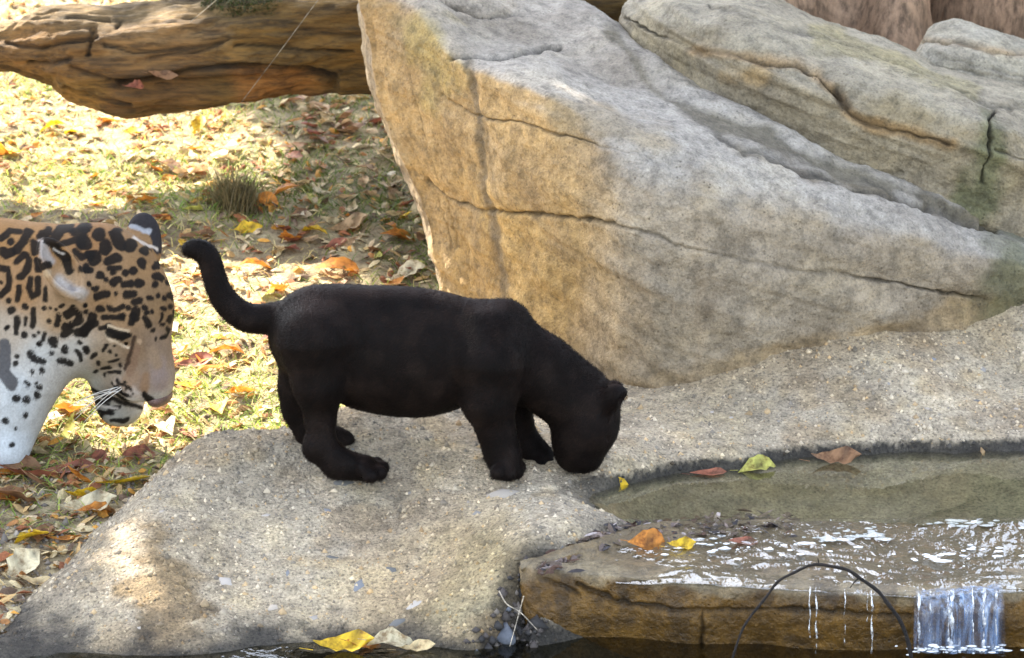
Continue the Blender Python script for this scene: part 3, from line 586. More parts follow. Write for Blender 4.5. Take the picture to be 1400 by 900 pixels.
# ---------------------------------------------------------------- black cub drinking
def build_cub():
    b = Body(); K = 0.03; y0, yn, yf = 0.02, -0.025, 0.065      # mid plane, near and far legs
    p = lambda x, y, Y=y0: P(x, y, Y)
    b.chain([(p(432, 458), .056), (p(500, 472), .071), (p(580, 481), .074), (p(660, 480), .064)], .045, .74)
    b.ell(p(438, 455), (.060, .056, .055), k=.04); b.ell(p(545, 495), (.095, .050, .060), k=.04)
    b.chain([(p(656, 470), .048), (p(694, 441), .029)], .028, .9)                                  # withers
    b.ell(p(672, 484, y0-.034), (.044, .030, .058), k=.022); b.ell(p(680, 482, y0+.03), (.048, .033, .056), k=.03)
    b.chain([(p(668, 484), .060), (p(735, 506), .0465), (p(778, 538), .043), (p(800, 560), .043)], .025, .85)   # neck
    # head, nose pointing down
    b.ell(p(802, 563), (.040, .043, .050), k=.02); b.ell(p(806, 585), (.034, .040, .040), k=.02)
    b.chain([(p(802, 588), .033), (p(795, 614), .026), (p(794, 621), .0245)], .018)
    b.ell(p(781, 600), (.024, .032, .030), k=.02); b.ell(p(781, 622), (.016, .019, .016), k=.014)  # jaw, chin
    b.ell(p(807, 627), (.012, .016, .012), k=.012)                                                   # nose block
    for sy in (-1, 1):
        b.ell(p(824, 596, y0+sy*.028), (.006, .005, .005), k=.008, sub=True)                        # eye sockets
        c = p(842 if sy < 0 else 838, 541 if sy < 0 else 536, y0+sy*.034)
        b.chain([(p(818, 556, y0+sy*.026), .016), (c, .0165)], .006, .8); b.ell(c+np.array([.010, -.004, -.006]), (.008, .009, .010), k=.004, sub=True)
    # near hind leg
    b.chain([(p(432, 470, yn), .054), (p(436, 524, yn-.004), .034), (p(438, 570, yn), .0185), (p(440, 610, yn-.004), .0180), (p(462, 634, yn-.006), .0185), (p(498, 640, yn-.008), .0185)], .016, .9)
    for q, (dx, dy, yy) in enumerate([(517, 634, .018), (525, 640, .004), (522, 647, -.012), (510, 651, -.024)]): b.cone(p(497, 640, yn-.006+yy*.6), p(dx-2, dy, yn-.006+yy), .0105, .0098, .003)
    b.ell(p(430, 612, yn), (.014, .014, .016), k=.015)
    # far hind leg
    b.chain([(p(425, 475, yf-.01), .052), (p(412, 530, yf), .028), (p(409, 560, yf+.005), .019), (p(425, 592, yf+.005), .0165), (p(452, 600, yf), .0145), (p(472, 603, yf), .0135)], .02, .85)
    # near foreleg
    b.chain([(p(670, 500, yn), .050), (p(668, 548, yn-.004), .034), (p(679, 590, yn), .0230), (p(687, 620, yn), .0215), (p(692, 637, yn-.004), .0205)], .016, .9)
    for dx, dy, yy in [(709, 639, .016), (706, 645, .000), (695, 648, -.016), (681, 646, -.024)]: b.cone(p(692, 634, yn+yy*.5), p(dx, dy, yn-.005+yy), .0110, .0105, .003)
    # far foreleg
    b.chain([(p(690, 520, yf-.01), .045), (p(701, 565, yf-.005), .023), (p(712, 598, yf), .0175), (p(729, 618, yf), .0155), (p(742, 625, yf), .0145)], .02, .85)
    for dx, dy, yy in [(753, 625, .014), (757, 630, .002), (752, 634, -.012), (740, 635, -.020)]: b.cone(p(738, 626, yf+yy*.6), p(dx, dy, yf+yy), .0095, .0086, .003)
    # tail
    tl = crom(np.array([(392, 432, .019), (362, 436, .0175), (336, 434, .0165), (314, 418, .0150), (299, 396, .0135), (291, 370, .0125), (284, 350, .0120), (272, 341, .0105), (257, 340, .0075)]), 30)
    b.chain([(p(x, y, y0+.01), r) for x, y, r in tl], .008)
    V, Q = b.mesh(P(230, 690, -.10)-np.array([0, 0, .02]), P(875, 320, .16)+np.array([0, 0, .02]), .0026)
    N = vert_normals(V, Q); px, py = PIX(V); C = np.tile([0.0042, 0.0030, 0.0028], (len(V), 1))*(1+0.25*fbm(V, 30, 3, 5)[:, None])
    gh = fbm(V, 38, 2, 77); C = C + (np.array([.006, .004, .003])*sstep(0.05, .5, gh)[:, None]*0.6)           # faint ghost rosettes
    C = C + np.array([.010, .006, .005])*sstep(0.75, .98, N[:, 2])[:, None]*sstep(330, 420, px)[:, None]  # brownish highlight painted onto fur that faces up
    root = empty('black_cub', P(600, 655, 0)); tag(root, 'black jaguar cub standing on the concrete bank, head lowered to drink', 'jaguar cub')
    attach(mesh_obj('body', V, Q, M['black_fur'], col=C), root)
    L = np.where(polydist(px, py, [(700, 440), (760, 480), (830, 530)]) < 35, .010, .0068)
    fur('fur', V, N, C*1.5+np.array([.003, .0012, .0006]), 70000, L, .0008, lambda q: np.stack([np.full(len(q), -.7), q[:, 0]*0, np.full(len(q), -.55)], -1), .35, M['black_fur'], root)
    for sy in (-1, 1):
        c = p(823, 595, y0+sy*.0262); th = np.linspace(0, 2*math.pi, 13)[:-1]; ph = np.linspace(0, math.pi, 8)
        Ve = [c+.0052*np.array([math.sin(a)*math.cos(q), math.sin(a)*math.sin(q), math.cos(a)]) for a in ph for q in th]
        Fe = [(i*12+j, i*12+(j+1) % 12, (i+1)*12+(j+1) % 12, (i+1)*12+j) for i in range(7) for j in range(12)]
        attach(mesh_obj('eye', Ve, Fe, M['eye']), root)
    nb = Body(); nb.ell(p(812, 632), (.0075, .010, .007), k=.004); Vn, Qn = nb.mesh(p(812, 632)-.02, p(812, 632)+.02, .002); attach(mesh_obj('nose', Vn, Qn, M['black_fur'], col=np.tile([.02, .017, .017], (len(Vn), 1))), root)
    for x, y in ((728, 636), (749, 638), (755, 634)):
        nb = Body(); c = p(x, y, yf-.013); nb.ell(c, (.0045, .004, .0035), k=.002); Vn, Qn = nb.mesh(c-.008, c+.008, .0012); attach(mesh_obj('toe_pad', Vn, Qn, M['pad']), root)
    return root
fix_face(build_cub())

# ---------------------------------------------------------------- spotted adult
STROKES = []      # (image points, radius, colour) traced markings and tone patches
BK = (0.009, 0.0075, 0.0065)
def zs(ox, oy, sc, items, col=BK):
    for it in items:
        pts, r = it[0], it[1]; STROKES.append(([(ox+x/sc, oy+y/sc) for x, y in pts], r/sc, it[2] if len(it) > 2 else col))
PALE = (0.46, 0.43, 0.40); GR = (0.28, 0.245, 0.235)
zs(110, 420, 5, [([(530, 390), (545, 520)], 56, (0.235, 0.185, 0.165)), ([(500, 300), (520, 380)], 40, (.25, .18, .12)), ([(350, 560), (300, 540), (250, 520)], 34, (.36, .30, .25)), ([(380, 600), (330, 590)], 30, (.40, .35, .31)), ([(450, 470), (440, 560)], 28, (0.22, 0.14, 0.085)), ([(360, 480), (320, 520)], 50, (0.24, 0.165, 0.11)), ([(365, 300), (340, 370), (312, 425)], 15, (0.075, 0.05, 0.035)),
    ([(400, 655), (470, 690), (560, 680)], 24, PALE), ([(400, 240)], 22, (0.36, 0.26, 0.17)), ([(180, 820), (330, 810)], 24, (0.32, 0.31, 0.28))])
zs(0, 280, 4.5, [([(262, 230), (272, 300), (312, 345)], 28, (0.29, 0.265, 0.25)), ([(375, 470), (430, 525), (500, 545)], 38, (0.34, 0.31, 0.285)), ([(440, 515)], 26, (0.20, 0.18, 0.17)), ([(400, 450), (455, 500)], 7, (.25, .2, .16)), ([(380, 500), (420, 545)], 6, (.3, .26, .22)), ([(455, 540), (500, 560)], 6, (.3, .26, .22)), ([(290, 430)], 25, (0.36, 0.27, 0.17)),
    ([(10, 200), (60, 165), (120, 165)], 18), ([(175, 170), (150, 220), (105, 275)], 25), ([(65, 225)], 20), ([(15, 285), (45, 300), (70, 290)], 26), ([(255, 180), (300, 160)], 25), ([(350, 190), (380, 150), (430, 140)], 28), ([(450, 170), (540, 140)], 22),
    ([(215, 230), (215, 290)], 22), ([(240, 350), (235, 390), (290, 375)], 24), ([(105, 350), (150, 305), (180, 340), (165, 400), (125, 450)], 19), ([(0, 390), (50, 400), (62, 460), (40, 520), (0, 555)], 17), ([(0, 470)], 12),
    ([(190, 460), (172, 510), (200, 560), (230, 540), (235, 460)], 17), ([(110, 510), (108, 590)], 13), ([(280, 520), (275, 590)], 13), ([(50, 590)], 16), ([(75, 650)], 22), ([(155, 635)], 19), ([(110, 700), (105, 790)], 14), ([(205, 650), (200, 740)], 14),
    ([(155, 700), (155, 740)], 8), ([(155, 800)], 16), ([(270, 640)], 13), ([(310, 640)], 9), ([(345, 650)], 10), ([(375, 625)], 13), ([(298, 712)], 12), ([(365, 690), (345, 730)], 17), ([(420, 680), (450, 640), (490, 670), (490, 720), (450, 735)], 20),
    ([(525, 615)], 15), ([(540, 660)], 12), ([(405, 750), (430, 770), (400, 800)], 25), ([(330, 840)], 28), ([(240, 855)], 16), ([(490, 850)], 14), ([(480, 790), (540, 770), (585, 740)], 22), ([(50, 750)], 12), ([(280, 790), (270, 830)], 11), ([(210, 800)], 9), ([(240, 780)], 9),
    ([(300, 220), (350, 270), (400, 320)], 26), ([(410, 350), (430, 400)], 22), ([(370, 240), (450, 220), (520, 190)], 17), ([(500, 230)], 28), ([(470, 290), (500, 330)], 20), ([(550, 310)], 33), ([(490, 393), (560, 397)], 16), ([(555, 480)], 12), ([(330, 270), (395, 300)], 5, PALE)])
zs(110, 280, 4.5, [([(330, 100), (390, 80), (450, 130), (490, 200), (480, 260)], 48, (0.020, 0.020, 0.024)), ([(318, 140), (370, 137), (425, 168)], 14, (0.30, 0.31, 0.33)), ([(330, 200), (400, 240), (470, 275)], 10, (0.5, 0.44, 0.38)),
    ([(20, 145)], 28), ([(115, 185)], 37), ([(155, 260)], 39), ([(80, 320)], 46), ([(20, 230)], 40), ([(35, 390)], 23), ([(215, 185), (250, 240)], 35), ([(310, 250)], 34), ([(395, 285)], 28), ([(170, 340), (230, 325)], 25), ([(180, 385), (240, 385)], 13),
    ([(125, 430)], 23), ([(205, 415)], 18), ([(155, 460)], 17), ([(275, 415)], 20), ([(320, 405)], 22), ([(380, 360)], 28), ([(465, 375)], 24), ([(500, 360)], 14), ([(195, 485), (235, 460)], 19), ([(270, 490), (310, 485)], 21), ([(362, 480)], 26), ([(455, 440), (500, 455)], 20),
    ([(455, 490)], 17), ([(545, 480)], 17), ([(540, 415)], 15), ([(290, 555), (330, 545)], 22), ([(215, 545)], 10), ([(100, 565), (160, 555)], 19), ([(90, 515)], 20), ([(55, 485)], 13), ([(335, 600), (365, 590)], 19), ([(425, 575)], 15), ([(515, 570)], 14), ([(545, 550), (575, 570)], 16), ([(470, 555)], 14),
    ([(125, 640)], 24), ([(185, 635)], 19), ([(215, 645), (270, 625)], 14), ([(300, 635)], 13), ([(390, 632)], 16), ([(405, 665)], 15), ([(440, 655)], 13), ([(515, 635)], 14), ([(552, 620)], 14), ([(595, 640)], 12), ([(400, 705), (420, 735)], 17), ([(555, 690), (545, 720)], 17), ([(500, 670), (490, 720)], 9),
    ([(450, 770)], 13), ([(510, 740)], 10), ([(470, 820)], 9), ([(508, 815)], 8), ([(535, 770)], 11), ([(80, 690), (60, 740), (20, 780)], 24), ([(140, 700), (190, 690), (260, 700)], 15), ([(270, 680)], 14), ([(340, 650), (340, 700)], 22), ([(180, 760), (240, 790), (290, 800)], 19), ([(30, 615)], 13), ([(40, 660)], 10)])
zs(0, 440, 4.5, [([(20, 150), (20, 230), (20, 300), (70, 375)], 46, (0.075, 0.075, 0.08)), ([(245, 135)], 17), ([(405, 175)], 23), ([(320, 188)], 13), ([(530, 180)], 16), ([(185, 195), (210, 230), (260, 240)], 18), ([(100, 210)], 14), ([(95, 258)], 13), ([(205, 308)], 12), ([(265, 298)], 16),
    ([(155, 378)], 10), ([(175, 388)], 11), ([(220, 375)], 11), ([(245, 405)], 16), ([(235, 455)], 15), ([(105, 468)], 24), ([(170, 480)], 22), ([(150, 578)], 13), ([(38, 615)], 20), ([(70, 755)], 16), ([(100, 650)], 9), ([(370, 235), (440, 255)], 16), ([(480, 190), (500, 230)], 13), ([(50, 30)], 12)])
zs(110, 420, 5, [([(35, 280)], 19), ([(90, 330)], 17), ([(125, 380)], 12), ([(110, 440)], 11), ([(145, 418), (200, 412)], 9), ([(165, 462)], 8), ([(190, 452), (270, 445)], 9), ([(275, 395)], 12), ([(200, 375), (260, 360)], 7), ([(150, 300), (180, 260)], 11), ([(200, 310)], 11), ([(240, 330)], 8), ([(230, 270)], 7),
    ([(30, 180), (70, 130)], 24), ([(140, 150), (200, 130)], 12), ([(280, 60)], 18), ([(360, 60), (350, 110)], 20), ([(235, 195), (290, 215), (325, 195)], 17), ([(180, 180), (210, 225), (270, 255), (330, 280)], 8, (0.52, 0.43, 0.32)),
    ([(240, 540), (290, 590), (340, 620)], 8), ([(250, 600), (330, 660)], 7), ([(300, 520)], 8), ([(80, 570), (180, 590)], 9), ([(90, 640), (200, 640)], 9), ([(150, 740), (220, 700), (260, 680)], 11), ([(220, 775), (320, 765)], 12),
    ([(440, 590), (500, 650)], 15), ([(505, 688), (600, 637)], 8), ([(80, 605), (190, 618)], 5, PALE), ([(100, 680), (190, 660)], 4, PALE)])
zs(0, 0, 1, [([(183, 462), (181, 474), (177, 490), (172, 504)], 2.4, (.05, .032, .022)), ([(187, 476), (184, 496), (178, 512)], 4.5, (.20, .13, .085)), ([(150, 455), (162, 461), (175, 459)], 4.0), ([(149, 446), (163, 449), (177, 452)], 1.6, (.5, .40, .28)), ([(126, 531), (148, 544), (172, 553), (194, 559)], 2.0), ([(196, 541), (203, 553), (212, 560), (226, 553), (236, 546)], 2.2), ([(152, 523), (160, 533), (170, 540)], 1.4), ([(160, 520), (168, 528), (178, 534)], 1.3), ([(128, 549), (150, 553)], 1.5), ([(136, 563), (156, 564)], 1.5),
    ([(150, 533)], 1.3), ([(158, 539)], 1.3), ([(167, 545)], 1.3), ([(162, 527)], 1.2), ([(171, 533)], 1.2), ([(180, 539)], 1.2), ([(133, 555), (160, 558)], 1.2, PALE), ([(176, 545), (196, 552)], 3, PALE), ([(238, 425), (243, 440)], 2.5), ([(228, 455), (222, 462)], 1.5)])
BASE = [(0, 330, .46, .29, .15), (60, 340, .46, .29, .15), (120, 330, .42, .26, .14), (200, 360, .42, .28, .16), (225, 420, .40, .28, .17), (30, 400, .50, .33, .19), (80, 440, .52, .38, .25), (10, 450, .58, .50, .42), (60, 480, .66, .64, .61), (100, 480, .66, .63, .60), (20, 540, .70, .70, .70), (10, 620, .70, .71, .72),
        (140, 410, .44, .30, .18), (170, 430, .46, .32, .20), (140, 490, .50, .40, .30), (120, 520, .62, .60, .56), (160, 520, .50, .42, .34), (190, 520, .42, .32, .25), (185, 480, .40, .29, .2), (215, 470, .40, .31, .24), (160, 580, .52, .50, .46), (130, 560, .40, .38, .35), (210, 565, .66, .64, .62), (90, 400, .50, .38, .27)]
def jag_paint(V, N):
    px, py = PIX(V); w = 0; C = 0
    for bx_, by_, r, g, b_ in BASE:
        q = 1/(((px-bx_)**2+(py-by_)**2)/900+.15)**1.6; w = w+q; C = C+q[:, None]*np.array([r, g, b_])
    C = (C/w[:, None])**1.5*np.array([.80, .86, .90])*(1+0.10*fbm(V, 60, 3, 4)[:, None]); j1 = 0.9*vnoise(V*160, 3)+2.6*vnoise(V*70, 13); j2 = 0.9*vnoise(V*160, 4)+2.6*vnoise(V*70, 14)
    for pts, r, col in STROKES:
        big_ = r > 4.5 and col is not BK and sum(col) > .3; sf = r*.55 if big_ else 1.3; al = sstep(sf, -sf, polydist(px+j1, py+j2, pts)-(r if col is not BK else r*1.12+.6))*0.97; C = blend(C, al, col)
    # rosettes and belly on the part of the body beyond the traced area
    off = sstep(2, -12, px)
    Cb = np.tile([0.34, 0.19, 0.08], (len(V), 1)); Cb = blend(Cb, sstep(-.08, -.16, V[:, 2]-.02*vnoise(V*8, 1)), (.66, .64, .6))
    cs = 0.062; g = V[:, [0, 2]]/cs; gi = np.floor(g); best = np.full(len(V), 9.0)
    for dx in (-1, 0, 1):
        for dz in (-1, 0, 1):
            ci = gi+np.array([dx, dz]); hx = _hash(ci[:, 0].astype(np.int64), ci[:, 1].astype(np.int64), 0*ci[:, 0].astype(np.int64), 9); hz_ = _hash(ci[:, 0].astype(np.int64), ci[:, 1].astype(np.int64), 1+0*ci[:, 0].astype(np.int64), 9)
            best = np.minimum(best, np.hypot(g[:, 0]-ci[:, 0]-.2-.6*hx, g[:, 1]-ci[:, 1]-.2-.6*hz_))
    ring = sstep(.13, .07, np.abs(best-.33+.05*vnoise(V*60, 7)))*sstep(-.35, -.1, vnoise(V*45, 8)+.25) + sstep(.10, .05, best)
    Cb = blend(Cb, np.clip(ring, 0, 1)*.95, BK); return C*(1-off[:, None])+Cb*off[:, None]
def build_jaguar():
    b = Body(); Y0 = .24; hc = P(146, 388, Y0)
    cr, cu, cw = np.array([1., 0, 0]), UPV, FWD
    cam3 = lambda a, u, w: (a*cr+u*cu+w*cw)/np.linalg.norm(a*cr+u*cu+w*cw)
    S = cam3(.6, .35, .72); Fd = cam3(.30, -.94, .207); U = np.cross(S, Fd); U = U if U[0] > 0 else -U; U /= np.linalg.norm(U); Fd = np.cross(U, S); Fd = Fd if Fd[2] < 0 else -Fd
    A = np.stack([Fd, S, U]); h = lambda f, s_, u: hc+(f*Fd+s_*S+u*U)/1000
    b.ell(h(0, 0, 0), (.082, .076, .070), A, .03); b.ell(h(34, 6, 27), (.068, .058, .060), A, .03)
    for s_ in (-1, 1):
        b.ell(h(48, s_*40, 2), (.058, .036, .046), A, .025)                                    # cheek bones
        b.ell(h(46, s_*34, 40), (.026, .020, .016), A, .02)                                    # brows
    b.cone(h(60, 0, 22), h(140, 0, 26), .050, .034, .025); b.ell(h(100, 0, 36), (.062, .026, .026), A, .02)   # muzzle bridge
    for s_ in (-1, 1): b.ell(h(138, s_*22, 8), (.034, .026, .030), A, .015)                    # whisker pads
    b.cone(h(88, 0, -32), h(168, 0, -54), .050, .033, .03); b.ell(h(184, 0, -54), (.026, .031, .027), A, .02)   # jaw, chin
    b.ell(h(174, 0, -20), (.032, .044, .004), A, .006, True)                                  # mouth
    b.ell(h(162, 0, 28), (.018, .022, .020), A, .012)                                          # nose block
    for s_ in (-1, 1):
        b.ell(h(68, s_*37, 42), (.017, .015, .012), A, .010, True)                              # eye socket
        b.ell(h(170, s_*11, 24), (.007, .006, .008), A, .005, True)
    def ear(c, n, up, rw, rh):
        n = n/np.linalg.norm(n); up = up-(up@n)*n; up /= np.linalg.norm(up); sd = np.cross(up, n); ax = np.stack([up, sd, n])
        b.ell(c, (rh, rw, .017), ax, .010); b.ell(c+n*.013+up*.003, (rh*.80, rw*.74, .019), ax, .004, True)
    ear(P(196, 325, Y0+.075), cam3(.25, .0, .95), cam3(.0, 1, .1), .026, .036)                # far ear, its back towards us
    b.ell(P(188, 350, Y0+.06), (.03, .03, .026), k=.02)
    ear(P(84, 368, Y0-.125), cam3(.30, .12, -.94), cam3(-.58, .80, .05), .026, .050)          # near ear, opening towards us
    b.chain([(P(112, 400, Y0-.06), .03), (P(90, 385, Y0-.100), .022)], .02)
    # neck, body, legs
    b.chain([(P(105, 400, Y0), .082), (P(40, 410, Y0+.02), .100), (P(-60, 415, Y0+.05), .118), (P(-180, 410, Y0+.07), .150)], .05, .85)
    b.ell(P(78, 452, Y0), (.07, .058, .062), k=.03)
    b.chain([(P(-180, 400, Y0+.07), .155), (P(-420, 405, Y0+.10), .165), (P(-700, 395, Y0+.12), .150), (P(-880, 400, Y0+.12), .135)], .06, .78)
    yn, yf = Y0-.03, Y0+.20
    gz = lambda pt: np.array([pt[0], pt[1], float(top_z(pt[0], pt[1]))+.028])
    b.chain([(P(-60, 430, yn+.02), .105), (P(5, 520, yn), .068), (P(-8, 580, yn-.01), .050), (P(-30, 640, yn-.01), .040)], .04, .85)
    f1 = gz(P(-40, 690, yn-.03)); b.chain([(P(-30, 640, yn-.01), .040), (f1, .036), (f1+np.array([.05, 0, -.002]), .032)], .02)
    b.chain([(P(-140, 430, yf), .09), (P(-190, 520, yf), .060), (P(-180, 570, yf), .046)], .04, .85); f2 = gz(P(-190, 600, yf)); b.chain([(P(-180, 570, yf), .046), (f2, .036), (f2+np.array([.05, 0, 0]), .032)], .02)
    for yy, x0 in ((Y0+.02, -860), (Y0+.22, -800)):
        k_ = P(x0+60, 500, yy); hk = P(x0-50, 560, yy); f3 = gz(P(x0-20, 640, yy)); f3 = np.array([hk[0]+.03, hk[1], f3[2]])
        b.chain([(P(x0, 420, yy), .11), (k_, .065), (hk, .042), (f3, .034), (f3+np.array([.06, 0, 0]), .032)], .03, .85)
    b.chain([(P(-960, 380, Y0+.12), .04), (P(-1060, 420, Y0+.12), .032), (P(-1160, 500, Y0+.12), .028), (P(-1260, 540, Y0+.12), .026), (P(-1340, 510, Y0+.12), .022)], .02)
    V1, Q1 = b.mesh((-.82, .08, -.36), (-.44, .56, .24), .0020); V2, Q2 = b.mesh((-2.3, .02, -.40), (-.79, .60, .30), .011); Q2 = Q2[V2[Q2][:, :, 0].max(1) < -.795]
    N1 = vert_normals(V1, Q1); V = np.concatenate([V1, V2]); Q = np.concatenate([Q1, Q2+len(V1)]); N = vert_normals(V, Q); C = jag_paint(V, N)
    root = empty('jaguar', P(-200, 640, Y0+.08)); tag(root, 'spotted tan and white jaguar with lowered head, walking in beside the bank', 'jaguar')
    attach(mesh_obj('body', V, Q, M['spot_fur'], col=C), root); c1 = C[:len(V1)]; px, py = PIX(V1)
    flow = lambda q: np.stack([np.full(len(q), -.55), q[:, 0]*0, np.full(len(q), -.65)], -1)
    L = np.where(polydist(px, py, [(100, 440), (60, 500), (30, 560)]) < 25, .0055, .0030); L = np.where(polydist(px, py, [(215, 480), (222, 550)]) < 25, .002, L)
    fur('fur', V1, N1, c1, 80000, L, .0007, flow, .18, M['spot_fur'], root, .25, .13)
    nb = Body(); nb.ell(h(176, 0, 29), (.013, .022, .016), A, .008); nb.ell(h(180, -9, 24), (.005, .005, .004), A, .003, True); nb.ell(h(180, 9, 24), (.005, .005, .004), A, .003, True); c = h(177, 0, 30); Vn, Qn = nb.mesh(c-.03, c+.03, .002); attach(mesh_obj('nose', Vn, Qn, M['nose']), root)
    for s_ in (-1, 1):
        nb = Body(); c = h(67, s_*35, 36); nb.ell(c, (.011, .011, .011)); Vn, Qn = nb.mesh(c-.016, c+.016, .002); attach(mesh_obj('eye', Vn, Qn, M['eye']), root)
    for k in range(7):
        a = h(140+3*(k % 3), -46, 12-5*(k//2)); d = -S*.05*random.uniform(.8, 1.2) + Fd*random.uniform(-.01, .03) - U*random.uniform(.03, .06); q = crom(np.array([a, a+d*.5+np.array([0, 0, .004]), a+d]), 8)
        Vw, Fw = tube(q, np.linspace(.0007, .0003, 8), 4); attach(mesh_obj('whisker', Vw, Fw, M['hair']), root)
    return root
fix_face(build_jaguar())
#@@REST@@
# ---------------------------------------------------------------- grass, litter, stones
def on_ground(n, x0, x1, y0, y1, keep=None):
    x = RNG.uniform(x0, x1, n); y = RNG.uniform(y0, y1, n); g = ground_z(x, y); k = g > _bank(x, y)-.004
    if keep is not None: k &= keep(x, y)
    return np.stack([x, y, g], -1)[k]
def pick(n, pal, w): return np.array(pal)[RNG.choice(len(pal), n, p=np.array(w)/sum(w))]*RNG.uniform(.7, 1.25, (n, 1))
GRN = [(.17, .27, .04), (.36, .44, .08), (.64, .53, .20), (.74, .64, .30), (.50, .33, .11)]
def patch(x, y): return fbm(np.stack([x, y, x*0], -1), 3.2, 2, 61)
B = on_ground(95000, -1.35, .12, -.25, 2.7, lambda x, y: RNG.uniform(0, 1, len(x)) < np.clip(.55+.9*patch(x, y), .15, 1)*sstep(-.1, .5, y+.2*patch(x, y)))
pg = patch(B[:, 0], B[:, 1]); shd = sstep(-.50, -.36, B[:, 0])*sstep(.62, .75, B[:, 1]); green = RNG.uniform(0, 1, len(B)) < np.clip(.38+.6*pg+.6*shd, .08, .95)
cg = np.where(green[:, None], pick(len(B), GRN[:2], [1, 1])*(1-.45*shd[:, None]), pick(len(B), GRN[2:], [3, 3, 1]))  # green blades coloured darker to deepen the shaded patch
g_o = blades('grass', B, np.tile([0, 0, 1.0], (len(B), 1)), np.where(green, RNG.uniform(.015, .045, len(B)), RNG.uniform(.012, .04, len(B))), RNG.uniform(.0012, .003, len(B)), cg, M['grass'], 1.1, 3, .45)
tag(g_o, 'short green and straw coloured grass growing behind the animals', 'grass', kind='stuff')
def chips(name, B, L, W, cols, mat, tilt=.25):
    n = len(B); a = RNG.uniform(0, 2*math.pi, n); u = np.stack([np.cos(a), np.sin(a), RNG.normal(0, tilt, n)], -1); v = np.stack([-np.sin(a), np.cos(a), RNG.normal(0, tilt*1.4, n)], -1)
    L = L[:, None]/2; W = W[:, None]/2; up = np.array([0, 0, 1.0])*(W*.8)
    c = B+np.array([0, 0, .003]); A = np.stack([c-u*L, c-u*L*.4-v*W+up*.5, c+u*L*.5-v*W*.8+up*.3, c+u*L, c+u*L*.4+v*W*.9, c-u*L*.5+v*W, c+up*1.0], 1).reshape(-1, 3); j = np.arange(n)*7
    F = np.concatenate([np.stack([j+k, j+(k+1) % 6, j+6], 1) for k in range(6)]); return mesh_obj(name, A, F, mat, smooth=False, col=np.repeat(cols, 7, 0))
LIT = [(.55, .37, .16), (.68, .56, .33), (.42, .20, .07), (.30, .11, .045), (.64, .32, .06), (.17, .11, .07), (.62, .48, .30)]
B = on_ground(15000, -1.35, .12, -.55, 2.6, lambda x, y: RNG.uniform(0, 1, len(x)) < np.where(y < .4, 1.0, .62))
tag(chips('leaf_litter', B, RNG.uniform(.010, .034, len(B)), RNG.uniform(.004, .013, len(B)), pick(len(B), LIT, [3, 3, 2, 2, 1.5, 1.5, 2]), M['litter'], .35), 'scattered scraps of dry leaf and wood chip among the grass', 'leaf litter', kind='stuff')
def octa(sub=True):
    V = [(1, 0, 0), (-1, 0, 0), (0, 1, 0), (0, -1, 0), (0, 0, 1), (0, 0, -1)]; F = [(0, 2, 4), (2, 1, 4), (1, 3, 4), (3, 0, 4), (2, 0, 5), (1, 2, 5), (3, 1, 5), (0, 3, 5)]
    if sub:
        V = [np.array(v, float) for v in V]; mid = {}; F2 = []
        def m(a, b):
            k = (min(a, b), max(a, b))
            if k not in mid: q = V[a]+V[b]; V.append(q/np.linalg.norm(q)); mid[k] = len(V)-1
            return mid[k]
        for a, b, c in F: x, y, z = m(a, b), m(b, c), m(c, a); F2 += [(a, x, z), (x, b, y), (z, y, c), (x, y, z)]
        F = F2
    return np.array(V, float), np.array(F)
def stones(name, B, r, cols, parent=None, label=None):
    oV, oF = octa(False); n = len(B); sc = r[:, None, None]*RNG.uniform(.6, 1.25, (n, 1, 3))*RNG.uniform(.8, 1.2, (n, 6, 1)); a = RNG.uniform(0, 6.28, n); R = np.zeros((n, 3, 3)); R[:, 0, 0] = R[:, 1, 1] = np.cos(a); R[:, 0, 1] = -np.sin(a); R[:, 1, 0] = np.sin(a); R[:, 2, 2] = 1
    A = B[:, None]+np.einsum('nvk,nkj->nvj', oV[None]*sc, R); F = (oF[None]+(np.arange(n)*6)[:, None, None]).reshape(-1, 3)
    o = mesh_obj(name, A.reshape(-1, 3), F, M['stones'], parent, smooth=True, col=np.repeat(cols, 6, 0)); o['kind'] = 'stuff'; return o
x = RNG.uniform(-.85, 1.0, 48000); y = RNG.uniform(-.42, .55, 48000); zb = bank_z(x, y); wl_ = np.where((y > -.13) & (x > .05), POOL_Z, LOW_Z); k = (zb > wl_+.002) & (zb > ground_z(x, y)); k &= RNG.uniform(0, 1, len(x)) < .8
B = np.stack([x, y, zb-.0008], -1)[k]; bi_ = np.clip(((B[:, 0]-bx[0])/.004).round().astype(int), 0, len(bx)-1)*len(by)+np.clip(((B[:, 1]-by[0])/.004).round().astype(int), 0, len(by)-1)
STN = [(.36, .31, .24), (.44, .39, .32), (.28, .245, .20), (.20, .20, .20), (.42, .33, .20), (.48, .43, .36)]
stones('aggregate', B, RNG.gamma(1.6, .0008, len(B))+.0009, bank_col[bi_]*pick(len(B), [(1.05, 1.05, 1.05), (1.35, 1.36, 1.38), (.62, .62, .64), (.5, .52, .57), (1.15, .98, .75), (1.6, 1.58, 1.55)], [4, 3, 3, 1.3, 2, .8]), bank)
B = on_ground(3500, -1.2, -.42, -.6, .15); tag(stones('gravel', B, RNG.gamma(2, .0013, len(B))+.001, pick(len(B), [(.24, .205, .17), (.30, .26, .21), (.15, .13, .11)], [2, 2, 1])), 'loose grey grit between the leaves beside the bank', 'gravel', kind='stuff')
cl = crom(np.array([(.036, -.315), (.020, -.34), (.0, -.375), (-.03, -.405)]), 260)+RNG.normal(0, .014, (260, 2)); B = np.stack([cl[:, 0], cl[:, 1], bank_z(cl[:, 0], cl[:, 1])+.001], -1); B = B[B[:, 2] > LOW_Z-.01]
